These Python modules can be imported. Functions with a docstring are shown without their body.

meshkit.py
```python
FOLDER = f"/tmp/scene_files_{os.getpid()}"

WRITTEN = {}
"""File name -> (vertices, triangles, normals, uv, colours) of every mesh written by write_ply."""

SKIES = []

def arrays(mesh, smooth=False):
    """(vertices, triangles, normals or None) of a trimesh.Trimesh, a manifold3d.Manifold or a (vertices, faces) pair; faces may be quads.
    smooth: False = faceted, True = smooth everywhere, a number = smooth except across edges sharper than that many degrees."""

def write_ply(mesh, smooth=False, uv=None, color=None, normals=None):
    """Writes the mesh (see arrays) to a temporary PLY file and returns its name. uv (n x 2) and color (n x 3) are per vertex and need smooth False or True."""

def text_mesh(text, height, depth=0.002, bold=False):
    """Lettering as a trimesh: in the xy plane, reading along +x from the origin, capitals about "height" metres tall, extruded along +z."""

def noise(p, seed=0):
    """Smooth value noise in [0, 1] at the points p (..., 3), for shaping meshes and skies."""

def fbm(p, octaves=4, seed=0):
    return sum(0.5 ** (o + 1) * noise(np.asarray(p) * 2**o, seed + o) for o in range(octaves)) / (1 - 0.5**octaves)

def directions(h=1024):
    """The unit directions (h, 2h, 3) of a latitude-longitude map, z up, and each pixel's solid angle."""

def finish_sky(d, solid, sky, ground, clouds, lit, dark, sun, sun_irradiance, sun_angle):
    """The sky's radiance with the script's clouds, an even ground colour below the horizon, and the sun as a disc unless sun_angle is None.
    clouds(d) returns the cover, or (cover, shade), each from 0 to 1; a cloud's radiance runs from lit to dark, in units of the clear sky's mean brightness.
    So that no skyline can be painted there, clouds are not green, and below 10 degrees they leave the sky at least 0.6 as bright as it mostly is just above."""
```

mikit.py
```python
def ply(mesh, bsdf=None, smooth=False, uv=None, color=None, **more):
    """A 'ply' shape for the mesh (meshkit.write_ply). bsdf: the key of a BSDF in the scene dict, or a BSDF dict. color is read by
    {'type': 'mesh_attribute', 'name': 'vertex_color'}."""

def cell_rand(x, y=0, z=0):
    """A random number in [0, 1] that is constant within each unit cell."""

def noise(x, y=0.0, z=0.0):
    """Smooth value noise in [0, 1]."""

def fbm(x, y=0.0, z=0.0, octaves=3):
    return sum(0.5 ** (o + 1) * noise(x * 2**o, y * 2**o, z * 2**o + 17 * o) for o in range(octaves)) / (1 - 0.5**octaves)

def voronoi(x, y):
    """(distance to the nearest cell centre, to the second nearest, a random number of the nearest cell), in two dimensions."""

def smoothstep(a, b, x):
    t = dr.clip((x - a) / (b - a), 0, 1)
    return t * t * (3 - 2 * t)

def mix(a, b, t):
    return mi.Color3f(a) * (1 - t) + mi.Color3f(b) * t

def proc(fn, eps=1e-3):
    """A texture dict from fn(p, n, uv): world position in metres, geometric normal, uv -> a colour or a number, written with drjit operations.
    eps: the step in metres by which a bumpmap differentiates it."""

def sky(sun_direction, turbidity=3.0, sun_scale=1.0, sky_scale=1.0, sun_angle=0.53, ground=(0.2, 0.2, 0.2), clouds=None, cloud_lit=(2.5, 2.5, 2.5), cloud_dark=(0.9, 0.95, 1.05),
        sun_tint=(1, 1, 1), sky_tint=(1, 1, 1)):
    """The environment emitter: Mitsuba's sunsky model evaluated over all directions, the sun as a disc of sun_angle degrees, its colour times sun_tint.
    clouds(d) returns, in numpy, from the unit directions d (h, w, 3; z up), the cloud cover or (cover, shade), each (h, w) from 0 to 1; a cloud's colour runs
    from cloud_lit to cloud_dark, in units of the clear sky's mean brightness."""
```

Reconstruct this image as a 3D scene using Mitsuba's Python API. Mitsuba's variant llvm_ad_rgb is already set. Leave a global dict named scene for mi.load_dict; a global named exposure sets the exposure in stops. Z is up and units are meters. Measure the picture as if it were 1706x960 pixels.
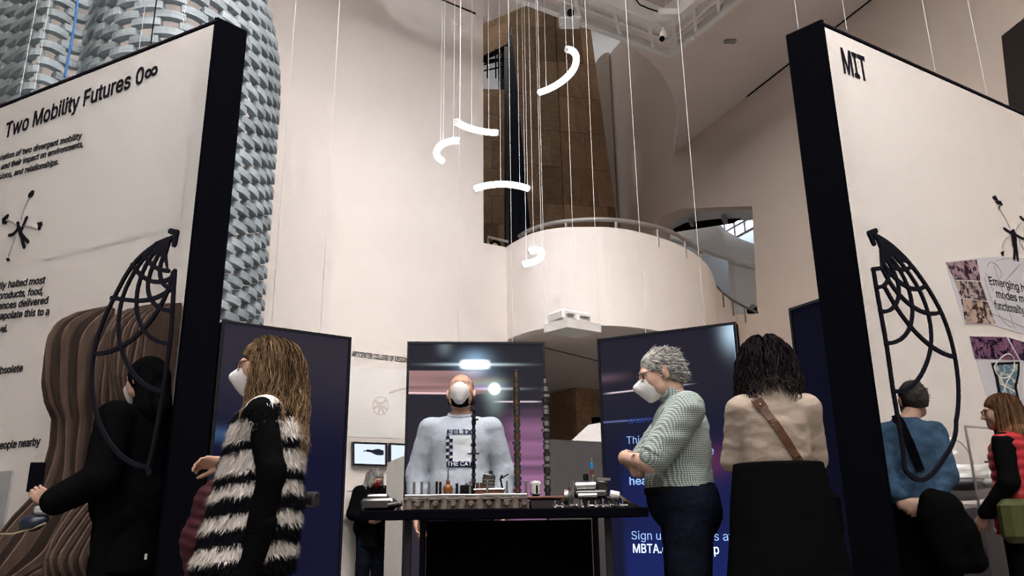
import math, random, numpy as np, trimesh, mitsuba as mi, drjit as dr, mikit, meshkit
import shapely, shapely.geometry as sg, shapely.ops as so
from shapely import affinity
from scipy.interpolate import CubicSpline, PchipInterpolator
rng = np.random.default_rng(7); random.seed(7)
T = mi.ScalarTransform4f
scene, labels = {}, {}
# ---------------------------------------------------------------- camera, light, exposure
CAM = np.array([0, 0, 0.88]); FPX = 1320.0; PITCH = math.radians(16.38); ROLL = math.radians(0.72)
_F = np.array([0, math.cos(PITCH), math.sin(PITCH)]); _U0 = np.array([0, -math.sin(PITCH), math.cos(PITCH)]); _R0 = np.array([1., 0, 0])
_U = math.cos(ROLL)*_U0 + math.sin(ROLL)*_R0; _R = math.cos(ROLL)*_R0 - math.sin(ROLL)*_U0
scene['camera'] = {'type': 'perspective', 'fov': 2*math.degrees(math.atan(853/FPX)), 'near_clip': 0.05, 'far_clip': 200.,
    'to_world': T().look_at(origin=CAM.tolist(), target=(CAM+_F).tolist(), up=_U.tolist())}
exposure = 0.17
def area(key, c, w, h, rad, up=(0, 1, 0), d=(0, 0, -1)):
    c = np.array(c, float)
    scene[key] = {'type': 'rectangle', 'to_world': T().look_at(origin=c.tolist(), target=(c+np.array(d)).tolist(), up=list(up)) @ T().scale([w/2, h/2, 1]),
        'bsdf': {'type': 'diffuse', 'reflectance': {'type': 'rgb', 'value': 0.6}}, 'emitter': {'type': 'area', 'radiance': {'type': 'rgb', 'value': list(rad)}}}
# added light panels, unseen: two overhead and one over the far stair well
area('added_skylight', (0.5, 3.0, 8.75), 7.0, 5.0, (9.0, 8.6, 8.2)); 
area('added_skylight_001', (0.5, -5.0, 8.75), 9.0, 4.0, (5.0, 4.8, 4.6))
area('added_skylight_002', (0.0, 17.5, 16.8), 14.0, 9.0, (1.15, 1.1, 1.05))
# added unseen spots without fixtures, to brighten walls, displays, people and towers
for _i, (_o, _t, _p, _c) in enumerate([((-1.5, 4.6, 8.3), (-1.2, 10.0, 1.8), 20, 36), ((1.2, 5.0, 8.3), (3.6, 11.5, 4.6), 30, 30), ((-0.4, 1.2, 8.3), (-0.1, 4.2, 1.2), 8, 26), ((2.6, 1.0, 8.3), (1.0, 3.8, 1.2), 16, 24), ((-2.8, 1.0, 8.3), (-1.2, 3.4, 1.2), 30, 22), ((-3.6, -2.2, 8.3), (-3.6, 4.8, 2.9), 120, 30), ((3.6, -2.2, 8.3), (4.6, 4.8, 2.9), 110, 30), ((-3.3, 7.7, 8.4), (-6.2, 9.0, 5.2), 34, 40), ((-2.6, 6.8, 8.2), (0.9, 16.6, 9.2), 100, 9)]):
    scene[f'added_spot_{_i:03d}'] = {'type': 'spot', 'to_world': T().look_at(origin=list(_o), target=list(_t), up=[1, 0, 0]), 'intensity': {'type': 'rgb', 'value': [_p, _p*.93, _p*.85]}, 'cutoff_angle': float(_c), 'beam_width': _c*.45}
scene['sky_light'] = {'type': 'constant', 'radiance': {'type': 'rgb', 'value': [0.05, 0.05, 0.055]}}
# ---------------------------------------------------------------- pixel -> place
for _k in ('added_skylight', 'added_skylight_001', 'added_skylight_002'): labels[_k] = {'kind': 'structure', 'label': 'added light panel overhead, out of view'}
def ray(x, y):
    d = _F*FPX + _R*(x-853) + _U*(480-y); return d/np.linalg.norm(d)
def at_dist(x, y, hd):
    d = ray(x, y); return CAM + d*(hd/math.hypot(d[0], d[1]))
def at_z(x, y, z):
    d = ray(x, y); return CAM + d*((z-CAM[2])/d[2])
def at_plane(x, y, p0, n):
    d = ray(x, y); return CAM + d*(np.dot(np.asarray(p0)-CAM, n)/np.dot(d, n))
def proj(p):
    v = np.asarray(p, float)-CAM; w = v@_F
    return np.stack([853+FPX*(v@_R)/w, 480-FPX*(v@_U)/w], -1)
# ---------------------------------------------------------------- registering things
def nm(key):
    if key not in scene and key not in labels: return key
    k = 1
    while f'{key}_{k:03d}' in scene or f'{key}_{k:03d}' in labels: k += 1
    return f'{key}_{k:03d}'
def thing(name, label, cat, group=None):
    k = nm(name); labels[k] = {'label': label, 'category': cat}
    if group: labels[k]['group'] = group
    return k
def add(key, mesh, bsdf, smooth=False, label=None, kind=None, **kw):
    k = nm(key); scene[k] = mikit.ply(mesh, bsdf, smooth=smooth, **kw)
    if label or kind:
        labels[k] = {}
        if label: labels[k]['label'] = label
        if kind: labels[k]['kind'] = kind
    return k
def one(name, mesh, bsdf, label, cat, smooth=False, group=None, **kw):
    k = thing(name, label, cat, group); scene[k] = mikit.ply(mesh, bsdf, smooth=smooth, **kw); return k
def struct(name, mesh, bsdf, smooth=False, label=None):
    k = nm(name) if '__' not in name else name
    scene[k] = mikit.ply(mesh, bsdf, smooth=smooth); labels[k] = {'kind': 'structure'}
    if label: labels[k]['label'] = label
    return k
# ---------------------------------------------------------------- materials
def rgb(*c): return {'type': 'rgb', 'value': list(c)}
def mat(key, col, rough=0.6, metal=0.0, spec=0.4, **kw):
    b = {'type': 'principled', 'base_color': col if isinstance(col, dict) else rgb(*col), 'roughness': rough, 'metallic': metal, 'specular': spec}
    b.update(kw); scene[key] = {'type': 'twosided', 'bsdf': b}; return key
def dif(key, col): scene[key] = {'type': 'twosided', 'bsdf': {'type': 'diffuse', 'reflectance': col if isinstance(col, dict) else rgb(*col)}}; return key
def plaster(r, g, b, a=0.03, s=0.9):
    def fn(p, n, uv):
        v = 1 - a + a*2*mikit.fbm(p.x*s, p.y*s, p.z*s, octaves=3)
        return mi.Color3f(r*v, g*v, b*v)
    return mikit.proc(fn)
VC = {'type': 'mesh_attribute', 'name': 'vertex_color'}
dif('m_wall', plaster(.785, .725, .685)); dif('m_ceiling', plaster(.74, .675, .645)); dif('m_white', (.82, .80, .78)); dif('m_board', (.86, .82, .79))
dif('m_rwall', plaster(.66, .565, .50)); dif('m_cool', (.80, .82, .84)); dif('m_rwall_shaded', plaster(.44, .37, .32)); dif('m_backwall', (.30, .285, .27)); dif('m_display', (.004, .004, .005)); dif('m_floor', plaster(.20, .19, .18, .06, 2.0))  # fin: the right wall plaster with its shade put into the colour
dif('m_black', (.0035, .0035, .0055)); mat('m_navy', (.008, .009, .02), .35, spec=.25); dif('m_ink', (.012, .011, .016))
dif('m_blackcloth', (.004, .004, .0045)); mat('m_bezel', (.01, .011, .016), .3, spec=.4); mat('m_grey_board', (.10, .09, .095), .8)
mat('m_steel', (.55, .54, .53), .3, 1.0); mat('m_dark_steel', (.14, .135, .13), .35, .9); mat('m_rail', (.30, .28, .27), .4, .5); mat('m_whitepaint', (.78, .76, .74), .5)
mat('m_darkblue', (.012, .018, .035), .3); mat('m_brassy', (.22, .15, .10), .38, .9); mat('m_cable', (.80, .80, .80), .4); mat('m_bluecable', (.02, .14, .42), .5)
mat('m_plastic_grey', (.35, .35, .36), .5); mat('m_gunmetal', (.06, .055, .06), .4, .7); dif('m_dark', (.012, .012, .013)); dif('m_joint', (.07, .045, .028)); dif('m_plastic_pale', (.42, .42, .43)); dif('m_grey_brown', (.035, .028, .026))
def stone_fn(p, n, uv):
    t = mikit.fbm(p.x*1.3+3, p.y*1.3, p.z*1.8, octaves=4); g = mikit.fbm(p.x*14, p.y*14, p.z*14, octaves=2)
    v = .60 + .55*t + .25*(g-.5)
    return mi.Color3f(.40*v, .27*v, .175*v)
dif('m_stone', mikit.proc(stone_fn))
for i, k in enumerate((.72, .9, 1.0, 1.14)):
    def sf(p, n, uv, k=k, i=i):
        t = mikit.fbm(p.x*1.6+9*i, p.y*1.6, p.z*2.2, octaves=4); g = mikit.noise(p.x*18, p.y*18, p.z*18)
        v = k*(.62+.5*t+.28*(g-.5)); return mi.Color3f(.38*v, .255*v, .165*v)
    dif(f'm_tile{i}', mikit.proc(sf))
def weave(k, i):
    def fn(p, n, uv):
        g = mikit.fbm(p.x*2+i*5, p.y*2, p.z*95, octaves=2); w = mikit.noise(p.x*9, p.y*9, p.z*6+i)
        v = k*(.62+.5*g+.3*(w-.5)); return mi.Color3f(.40*v, .455*v, .49*v)
    return mikit.proc(fn)
for i, k in enumerate((.85, 1.0, 1.12)): dif(f'm_weave{i}', weave(k, i))
# ---------------------------------------------------------------- mesh helpers
cat = trimesh.util.concatenate
def box(lo, hi):
    lo, hi = np.array(lo, float), np.array(hi, float)
    m = trimesh.creation.box(hi-lo); m.apply_translation((lo+hi)/2); return m
def bevel_box(size, b=.01, c=(0, 0, 0)):
    s = np.array(size, float)/2; b = min(b, s.min()*.9); pts = []
    for sx in (-1, 1):
        for sy in (-1, 1):
            for sz in (-1, 1):
                for k in range(3):
                    q = s.copy()-b; q[k] = s[k]; pts.append(q*[sx, sy, sz])
    m = trimesh.convex.convex_hull(np.array(pts)); m.apply_translation(c); return m
def frame_of(t, ref=(0, 0, 1)):
    t = t/np.linalg.norm(t); a = np.cross(t, ref)
    if np.linalg.norm(a) < 1e-4: a = np.cross(t, [1, 0, 0])
    a = a/np.linalg.norm(a); return a, np.cross(t, a)
def tube(pts, r, n=8, cap=True):
    p = np.asarray(pts, float); r = np.broadcast_to(r, (len(p),)); t = np.gradient(p, axis=0); t /= np.linalg.norm(t, axis=1, keepdims=True)+1e-12
    a, _ = frame_of(t[0]); V = []
    for i in range(len(p)):
        a = a-t[i]*np.dot(a, t[i]); a /= np.linalg.norm(a)+1e-12; b = np.cross(t[i], a); th = np.arange(n)*2*np.pi/n
        V.append(p[i]+r[i]*(np.cos(th)[:, None]*a+np.sin(th)[:, None]*b))
    V = np.vstack(V); F = []
    for i in range(len(p)-1):
        for j in range(n):
            q = [i*n+j, i*n+(j+1) % n, (i+1)*n+(j+1) % n, (i+1)*n+j]; F += [[q[0], q[1], q[2]], [q[0], q[2], q[3]]]
    if cap:
        V = np.vstack([V, p[:1], p[-1:]]); c0, c1 = len(V)-2, len(V)-1
        for j in range(n): F += [[c0, (j+1) % n, j], [c1, (len(p)-1)*n+j, (len(p)-1)*n+(j+1) % n]]
    return trimesh.Trimesh(V, F, process=False)
def bar(a, b, w, h, ref=(0, 0, 1)):
    a, b = np.asarray(a, float), np.asarray(b, float); L = np.linalg.norm(b-a); t = (b-a)/L; x, y = frame_of(t, ref)
    m = trimesh.creation.box([w, h, L]); M = np.eye(4); M[:3, 0], M[:3, 1], M[:3, 2], M[:3, 3] = x, np.cross(t, x), t, (a+b)/2
    m.apply_transform(M); return m
def lathe(prof, n=24, at=(0, 0, 0), axis=None):
    m = trimesh.creation.revolve(np.asarray(prof, float), sections=n)
    if axis is not None: m.apply_transform(trimesh.geometry.align_vectors([0, 0, 1], axis))
    m.apply_translation(at); return m
def prism(poly, thick):
    if not isinstance(poly, sg.base.BaseGeometry): poly = sg.Polygon(poly)
    ms = [trimesh.creation.extrude_polygon(g, thick, engine='earcut') for g in getattr(poly, 'geoms', [poly]) if g.area > 1e-9]
    return cat(ms)
def M4(o, x, y, z):
    M = np.eye(4); M[:3, 0], M[:3, 1], M[:3, 2], M[:3, 3] = x, y, z, o; return M
class Plane:
    """a vertical plane: origin o, reading direction x, z up; n points to the viewer"""
    def __init__(s, o, xdir):
        s.o = np.array(o, float); x = np.array([xdir[0], xdir[1], 0.]); s.x = x/np.linalg.norm(x); s.z = np.array([0, 0, 1.]); s.n = np.cross(s.x, s.z)
    def uv(s, px, py, off=0.):
        q = at_plane(px, py, s.o+s.n*off, s.n)-s.o; return np.array([q@s.x, q@s.z])
    def put(s, mesh, off=0., o=(0, 0)):
        m = mesh.copy(); m.apply_transform(M4(s.o+s.x*o[0]+s.z*o[1]+s.n*off, s.x, s.z, s.n)); return m
    def pt(s, u, v, off=0.): return s.o+s.x*u+s.z*v+s.n*off
def text_on(pl, txt, p0, p1, cap=None, bold=False, off=.004, squeeze=None):
    """lettering whose baseline runs from pixel p0 to pixel p1 on the plane"""
    a, b = pl.uv(*p0), pl.uv(*p1); m = meshkit.text_mesh(txt, 1.0, .0015, bold); w = m.bounds[1][0]
    L = np.linalg.norm(b-a); sx = L/w; sy = cap if cap else sx*1.0
    m.apply_scale([sx, sy, 1]); ang = math.atan2(b[1]-a[1], b[0]-a[0]); m.apply_transform(trimesh.transformations.rotation_matrix(ang, [0, 0, 1]))
    return pl.put(m, off, a)
def strokes(pl, lines, width, off=.0, thick=.006, fills=()):
    """drawn lines given as pixel points, each through a smooth curve, as one flat shape on the plane"""
    g = []
    for ln in lines:
        w = width
        if isinstance(ln[0], (int, float)): w, ln = ln[0], ln[1]
        q = np.array([pl.uv(*c, off) for c in ln])
        if len(q) > 2:
            t = np.r_[0, np.cumsum(np.linalg.norm(np.diff(q, axis=0), axis=1))]; q = CubicSpline(t, q)(np.linspace(0, t[-1], 10*len(q)))
        g.append(sg.LineString(q).buffer(w/2, cap_style=1, quad_segs=4))
    for f in fills: g.append(sg.Polygon([pl.uv(*c, off) for c in f]).buffer(0))
    s = so.unary_union(g).simplify(.0008)
    return pl.put(prism(s, thick), off)
# ================================================================ the hall
# floor
struct('floor', box((-14, -9, -.2), (14, 24, 0)), 'm_floor')
Z_CEIL = 8.8
# left wall: runs through the seam slot line at ceiling height
LA, LB = at_z(792, 22, Z_CEIL), at_z(738, 0, Z_CEIL)
wl = Plane((LA[0], LA[1], 0), (LA-LB)[:2]/np.linalg.norm((LA-LB)[:2]))     # reads left to right
u805, u850 = wl.uv(805.5, 300)[0], wl.uv(850.5, 480)[0]; sill_a, sill_b = wl.uv(805.5, 405)[1], wl.uv(850, 413)[1]
uL = wl.uv(440, 300)[0]
poly = [(uL-.6, 0), (u850, 0), (u850, sill_b), (u805, sill_a), (u805, 12), (uL-.6, 12)]
m = prism(poly, .35); struct('wall_left', wl.put(m, -.35), 'm_wall')
q = wl.pt(uL-.6, 0)
struct('wall_left_001', box((q[0]-9, q[1]-.02, 0), (q[0]+.05, q[1]+.3, 12)), 'm_wall')
sa, sb = wl.uv(736, -1), wl.uv(792, 22.5)
add('wall_left__light_slot', wl.put(prism(sg.LineString([sa-(sb-sa)*2, sb]).buffer(.018, cap_style=2), .012), .0), 'm_black', label='thin black slot along the top of the wall')
det = lathe([(0, 0), (.055, 0), (.055, .012), (.045, .03), (.02, .036), (0, .036)], 20, axis=wl.n, at=wl.pt(*wl.uv(759, 37), 0))
one('smoke_detector', det, 'm_whitepaint', 'small round cream detector high on the pale left wall near its ceiling slot', 'smoke detector', smooth=40)
# right wall: along the second seam; runs from the far stair well towards the camera
RA, RB = at_z(1245, 160, Z_CEIL), at_z(1450, 0, Z_CEIL)
dR = (RB-RA)[:2]/np.linalg.norm((RB-RA)[:2]); wr = Plane((RA[0], RA[1], 0), dR)
ux0 = wr.uv(1021, 200)[0]; ux1 = wr.uv(1706, 300)[0]+4.5
hole = sg.Polygon([wr.uv(*c) for c in [(1088, 377), (1106, 359), (1135, 347.5), (1253, 343.5), (1262, 523), (1150, 527), (1088, 440)]])
wp = sg.Polygon([(ux0, 0), (ux1, 0), (ux1, 13), (ux0, 13)]).difference(hole)
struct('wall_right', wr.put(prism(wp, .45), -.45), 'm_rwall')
e = wr.pt(ux0, 0)
# its far end turns back as a rounded fin, shade put into its colour
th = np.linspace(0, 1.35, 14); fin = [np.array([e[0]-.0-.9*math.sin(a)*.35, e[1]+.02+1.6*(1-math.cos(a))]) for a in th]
fp = sg.LineString(fin).buffer(.12, cap_style=2); fm = prism(fp, 13.0); struct('wall_right_001', fm, 'm_rwall_shaded', smooth=40)
sa, sb = wr.uv(1245, 160.5), wr.uv(1450, 0)
add('wall_right__light_slot', wr.put(prism(sg.LineString([sa, sb+(sb-sa)*.6]).buffer(.02, cap_style=2), .012)), 'm_black', label='thin black slot where the wall meets the ceiling')
# dark doorway high on the right wall
dp = sg.Polygon([wr.uv(*c) for c in [(1671, 61), (1706, 33), (1760, -8), (1765, 230), (1684, 180)]])
add('wall_right__recess', wr.put(prism(dp, .03), .0), 'm_grey_brown' if 'm_grey_brown' in scene else 'm_grey_board', label='dark brown recess high on the wall')
# ceiling: flat, with a curved far edge over the stair well
edge = [at_z(*c, Z_CEIL)[:2] for c in [(803, 41), (877, 9), (950, 36), (1022, 62), (1050, 76), (1077, 96), (1100, 120), (1118, 150), (1127, 182), (1129, 212), (1126, 236)]]
ew = wr.pt(wr.uv(1122, 245)[0], 0)[:2]
pc = [wl.pt(uL-9, 0)[:2], wl.pt(u805, 0)[:2]] + edge + [ew, wr.pt(ux1, 0)[:2], (8.6, -9), (-14, -9), (-14, q[1])]
cp = sg.Polygon(pc).buffer(0)
for k in ('added_skylight', 'added_skylight_001'):
    t = np.array(scene[k]['to_world'].matrix); c = t[:2, 3]; w, h = abs(t[:2, 0]).max(), abs(t[:2, 1]).max()
    cp = cp.difference(sg.box(c[0]-w, c[1]-h, c[0]+w, c[1]+h))
m = prism(cp, .3); m.apply_translation([0, 0, Z_CEIL]); struct('ceiling', m, 'm_ceiling')
# shell behind and beside the viewer, and the far end of the stair well
struct('wall_back', box((-14, -9.3, 0), (14, -9, Z_CEIL)), 'm_backwall'); struct('wall_side', box((-14.3, -9, 0), (-14, 24, 12)), 'm_backwall')
b0 = wr.pt(ux1, 0); struct('wall_side_001', box((b0[0]-.1, -9, 0), (b0[0]+.3, b0[1]+.4, Z_CEIL)), 'm_backwall')
struct('wall_far', box((-9, 24, 0), (14, 24.3, 17)), 'm_cool'); struct('ceiling_far', box((-9, 9.5, 17), (14, 24.3, 17.2)), 'm_white')
# ---------------------------------------------------------------- balcony drum
zt = wl.uv(850.5, 413)[1]; zb = wl.uv(850.5, 567)[1]
top_px = [(850, 413), (868, 402), (890, 391.5), (915, 385), (940, 382), (965, 381), (1000, 381), (1030, 383.5), (1060, 389), (1090, 397), (1120, 408), (1150, 424), (1168, 439), (1180, 457), (1184, 468)]
drum = np.array([at_z(*c, zt)[:2] for c in top_px]); drum[0] = wl.pt(u850, 0)[:2]
tt = np.r_[0, np.cumsum(np.linalg.norm(np.diff(drum, axis=0), axis=1))]; cs = PchipInterpolator(tt, drum); curve = cs(np.linspace(0, tt[-1], 70))
d_end = curve[-1]-curve[-4]; d_end /= np.linalg.norm(d_end)
curve = np.vstack([curve, curve[-1]+d_end*np.array([[.5]]), curve[-1]+d_end*1.2+np.array([[.35, .25]])])
far = [curve[-1]+np.array([.3, 2.5]), curve[0]+np.array([-.2, 4.0])]
ring = sg.LineString(curve); inner = ring.parallel_offset(.14, 'left') if True else None
par = sg.LineString(curve).buffer(.07, cap_style=2, join_style=1)
m = prism(par, zt-zb); m.apply_translation([0, 0, zb]); struct('wall_balcony', m, 'm_wall', smooth=40, label='rounded cream balcony front over the screens')
slab = sg.Polygon(list(map(tuple, curve))+[(8.0, 24.0), (-3.0, 24.0)]).buffer(0)
m = prism(slab, .3); m.apply_translation([0, 0, zb+.0]); struct('ceiling_balcony', m, 'm_ceiling', label='underside of the balcony')
# groove in that underside
g0, g1 = at_z(905, 579, zb-.004), at_z(1010, 605, zb-.004); add('ceiling_balcony__groove', bar(g0, g1, .035, .008), 'm_grey_board')
# handrail with posts
hr_px = [(806, 404), (812, 395), (846, 403), (866, 394), (890, 381), (925, 371.5), (970, 366.5), (1010, 366), (1045, 369), (1080, 375), (1110, 384), (1140, 398), (1158, 411), (1169, 421)]
zr = zt+.16
hp = np.array([at_z(*c, zr) for c in hr_px[3:]]); t2 = np.r_[0, np.cumsum(np.linalg.norm(np.diff(hp, axis=0), axis=1))]; hc = CubicSpline(t2, hp)(np.linspace(0, t2[-1], 60))
rail = thing('handrail', 'grey curved handrail on posts along the top of the cream balcony', 'handrail')
add(rail+'__rail', tube(hc, .035, 10), 'm_rail', smooth=40)
for k in np.linspace(3, 58, 6).astype(int): add(rail+'__post', tube([hc[k]-[0, 0, .32], hc[k]], .022, 8), 'm_rail', smooth=40)
s = [at_dist(x, y, d) for x, y, d in [(1184, 461, 14.6), (1192, 474, 14.4), (1204, 487, 14.2), (1220, 500, 14.0), (1240, 511, 13.8), (1262, 521, 13.6)]]
r2 = thing('handrail', 'thin dark stair rail curving down beside the right end of the balcony', 'handrail')
add(r2+'__rail', tube(s, .022, 8), 'm_dark_steel', smooth=40)
for k in (2, 3, 4): add(r2+'__post', tube([s[k]-[0, 0, .28], s[k]], .014, 6), 'm_dark_steel')
rp = [at_dist(x, y, 11.3) for x, y in [(813, 408), (813, 395), (847, 403)]]
one('railing', tube(rp, .02, 6), 'm_rail', 'short grey railing in the tall opening left of the balcony', 'railing')
# ---------------------------------------------------------------- beyond the tall opening: stone tower
def quad_pts(px, d): return [at_dist(x, y, d) for x, y in px]
def tile_face(holder, c, nu, nv, jitter, mats, gap=.004, thick=.02, clip=None):
    """stone cladding on the quad c = (top left, top right, bottom right, bottom left): every slab a piece with open joints"""
    tl, tr, br, bl = [np.array(v) for v in c]; n0 = np.cross(tr-tl, bl-tl); br = CAM+(br-CAM)*((tl-CAM) @ n0/((br-CAM) @ n0)); n = np.cross(tr-tl, bl-tl); n /= -np.linalg.norm(n)
    if n@(CAM-tl) < 0: n = -n
    P = lambda u, v: (tl*(1-u)+tr*u)*(1-v)+(bl*(1-u)+br*u)*v
    W, Hh = np.linalg.norm(tr-tl), np.linalg.norm(bl-tl); gu, gv = gap/W, gap/Hh; r = np.random.default_rng(nu*31+nv)
    for j in range(nv):
        us = np.linspace(0, 1, nu+1); sh = jitter*(j % 2)/nu; us = np.clip(np.r_[0, us[1:-1]+sh, 1], 0, 1)
        for i in range(len(us)-1):
            if us[i+1]-us[i] < .03: continue
            a, b, c0, c1 = us[i]+gu, us[i+1]-gu, j/nv+gv, (j+1)/nv-gv; off = n*(thick+.006*r.random())
            V = np.array([P(a, c0), P(b, c0), P(b, c1), P(a, c1)]); V = np.vstack([V, V+off])
            m = trimesh.Trimesh(V, [[4, 5, 6], [4, 6, 7], [0, 1, 5], [0, 5, 4], [1, 2, 6], [1, 6, 5], [2, 3, 7], [2, 7, 6], [3, 0, 4], [3, 4, 7], [0, 2, 1], [0, 3, 2]], process=False); m.fix_normals()
            add(holder+'__stone_slab', m, mats[r.integers(len(mats))])
    V = np.array([tl, tr, br, bl]); V = np.vstack([V+n*.004, V+np.array([0, .25, 0])]); m = trimesh.convex.convex_hull(V); tile_face.br = br; return m
TILES = ['m_tile0', 'm_tile1', 'm_tile2', 'm_tile3']
tw = thing('stone_tower', 'tall leaning brown limestone tower seen through the opening above the balcony', 'tower')
A_t, A_b = at_dist(843, -60, 17.5), at_dist(893, 470, 17.0); M_t, M_b = at_dist(921, -60, 16.2), at_dist(944, 470, 16.0); B_t, B_b = at_dist(968, -60, 17.4), at_dist(1040, 470, 17.6)
core = tile_face(tw, (A_t, M_t, M_b, A_b), 2, 9, .5, TILES); M_b = tile_face.br
core = cat([core, tile_face(tw, (M_t, B_t, B_b, M_b), 3, 9, .5, TILES)])
scene[tw] = mikit.ply(core, 'm_joint')
lw = thing('stone_wall', 'brown limestone wall beside the dark lift shaft left of the leaning tower', 'wall')
c = tile_face(lw, (at_dist(800, 148, 19.5), at_dist(841, 150, 19.0), at_dist(841, 470, 19.0), at_dist(800, 470, 19.5)), 2, 7, .5, TILES)
scene[lw] = mikit.ply(c, 'm_joint')
lw2 = thing('stone_wall', 'brown limestone lintel above the glazed lift shaft', 'wall')
c = tile_face(lw2, (at_dist(800, -40, 19.8), at_dist(860, -40, 19.0), at_dist(846, 74, 19.0), at_dist(800, 96, 19.8)), 3, 3, .5, TILES); scene[lw2] = mikit.ply(c, 'm_joint')
lift = thing('lift_shaft', 'dark glazed lift shaft of steel mullions between the stone wall and the tower', 'lift shaft')
add(lift+'__back', cat([bar(at_dist(852, 60, 21.2), at_dist(868, 460, 21.2), .9, .1, ref=(0, 1, 0))]), 'm_darkblue')
for x0, x1 in [(843, 846), (852, 856), (858, 862), (868, 872), (880, 888)]:
    add(lift+'__mullion', bar(at_dist(x0, 78, 19.2), at_dist(x1, 450, 19.2), .05, .1), 'm_darkblue' if x0 > 850 else 'm_dark_steel')
for y in (95, 150, 205, 262, 306, 372): add(lift+'__beam', bar(at_dist(806 if y < 145 else 844, y+(8 if y < 145 else 3), 19.9), at_dist(884, y-2, 19.2), .09, .06), 'm_darkblue' if y > 160 else 'm_dark')
rl = thing('railing', 'dark high railing on top of the lift landing under the stone lintel', 'railing')
for a, b in [((806, 96), (842, 76)), ((806, 108), (842, 98)), ((806, 118), (842, 110))]: add(rl+'__rail', bar(at_dist(*a, 19.4), at_dist(*b, 19.2), .03, .03), 'm_dark')
for x in (812, 826, 838): add(rl+'__post', bar(at_dist(x, 130, 19.3), at_dist(x, 92-(x-806)*.5, 19.3), .035, .035), 'm_dark')
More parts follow.
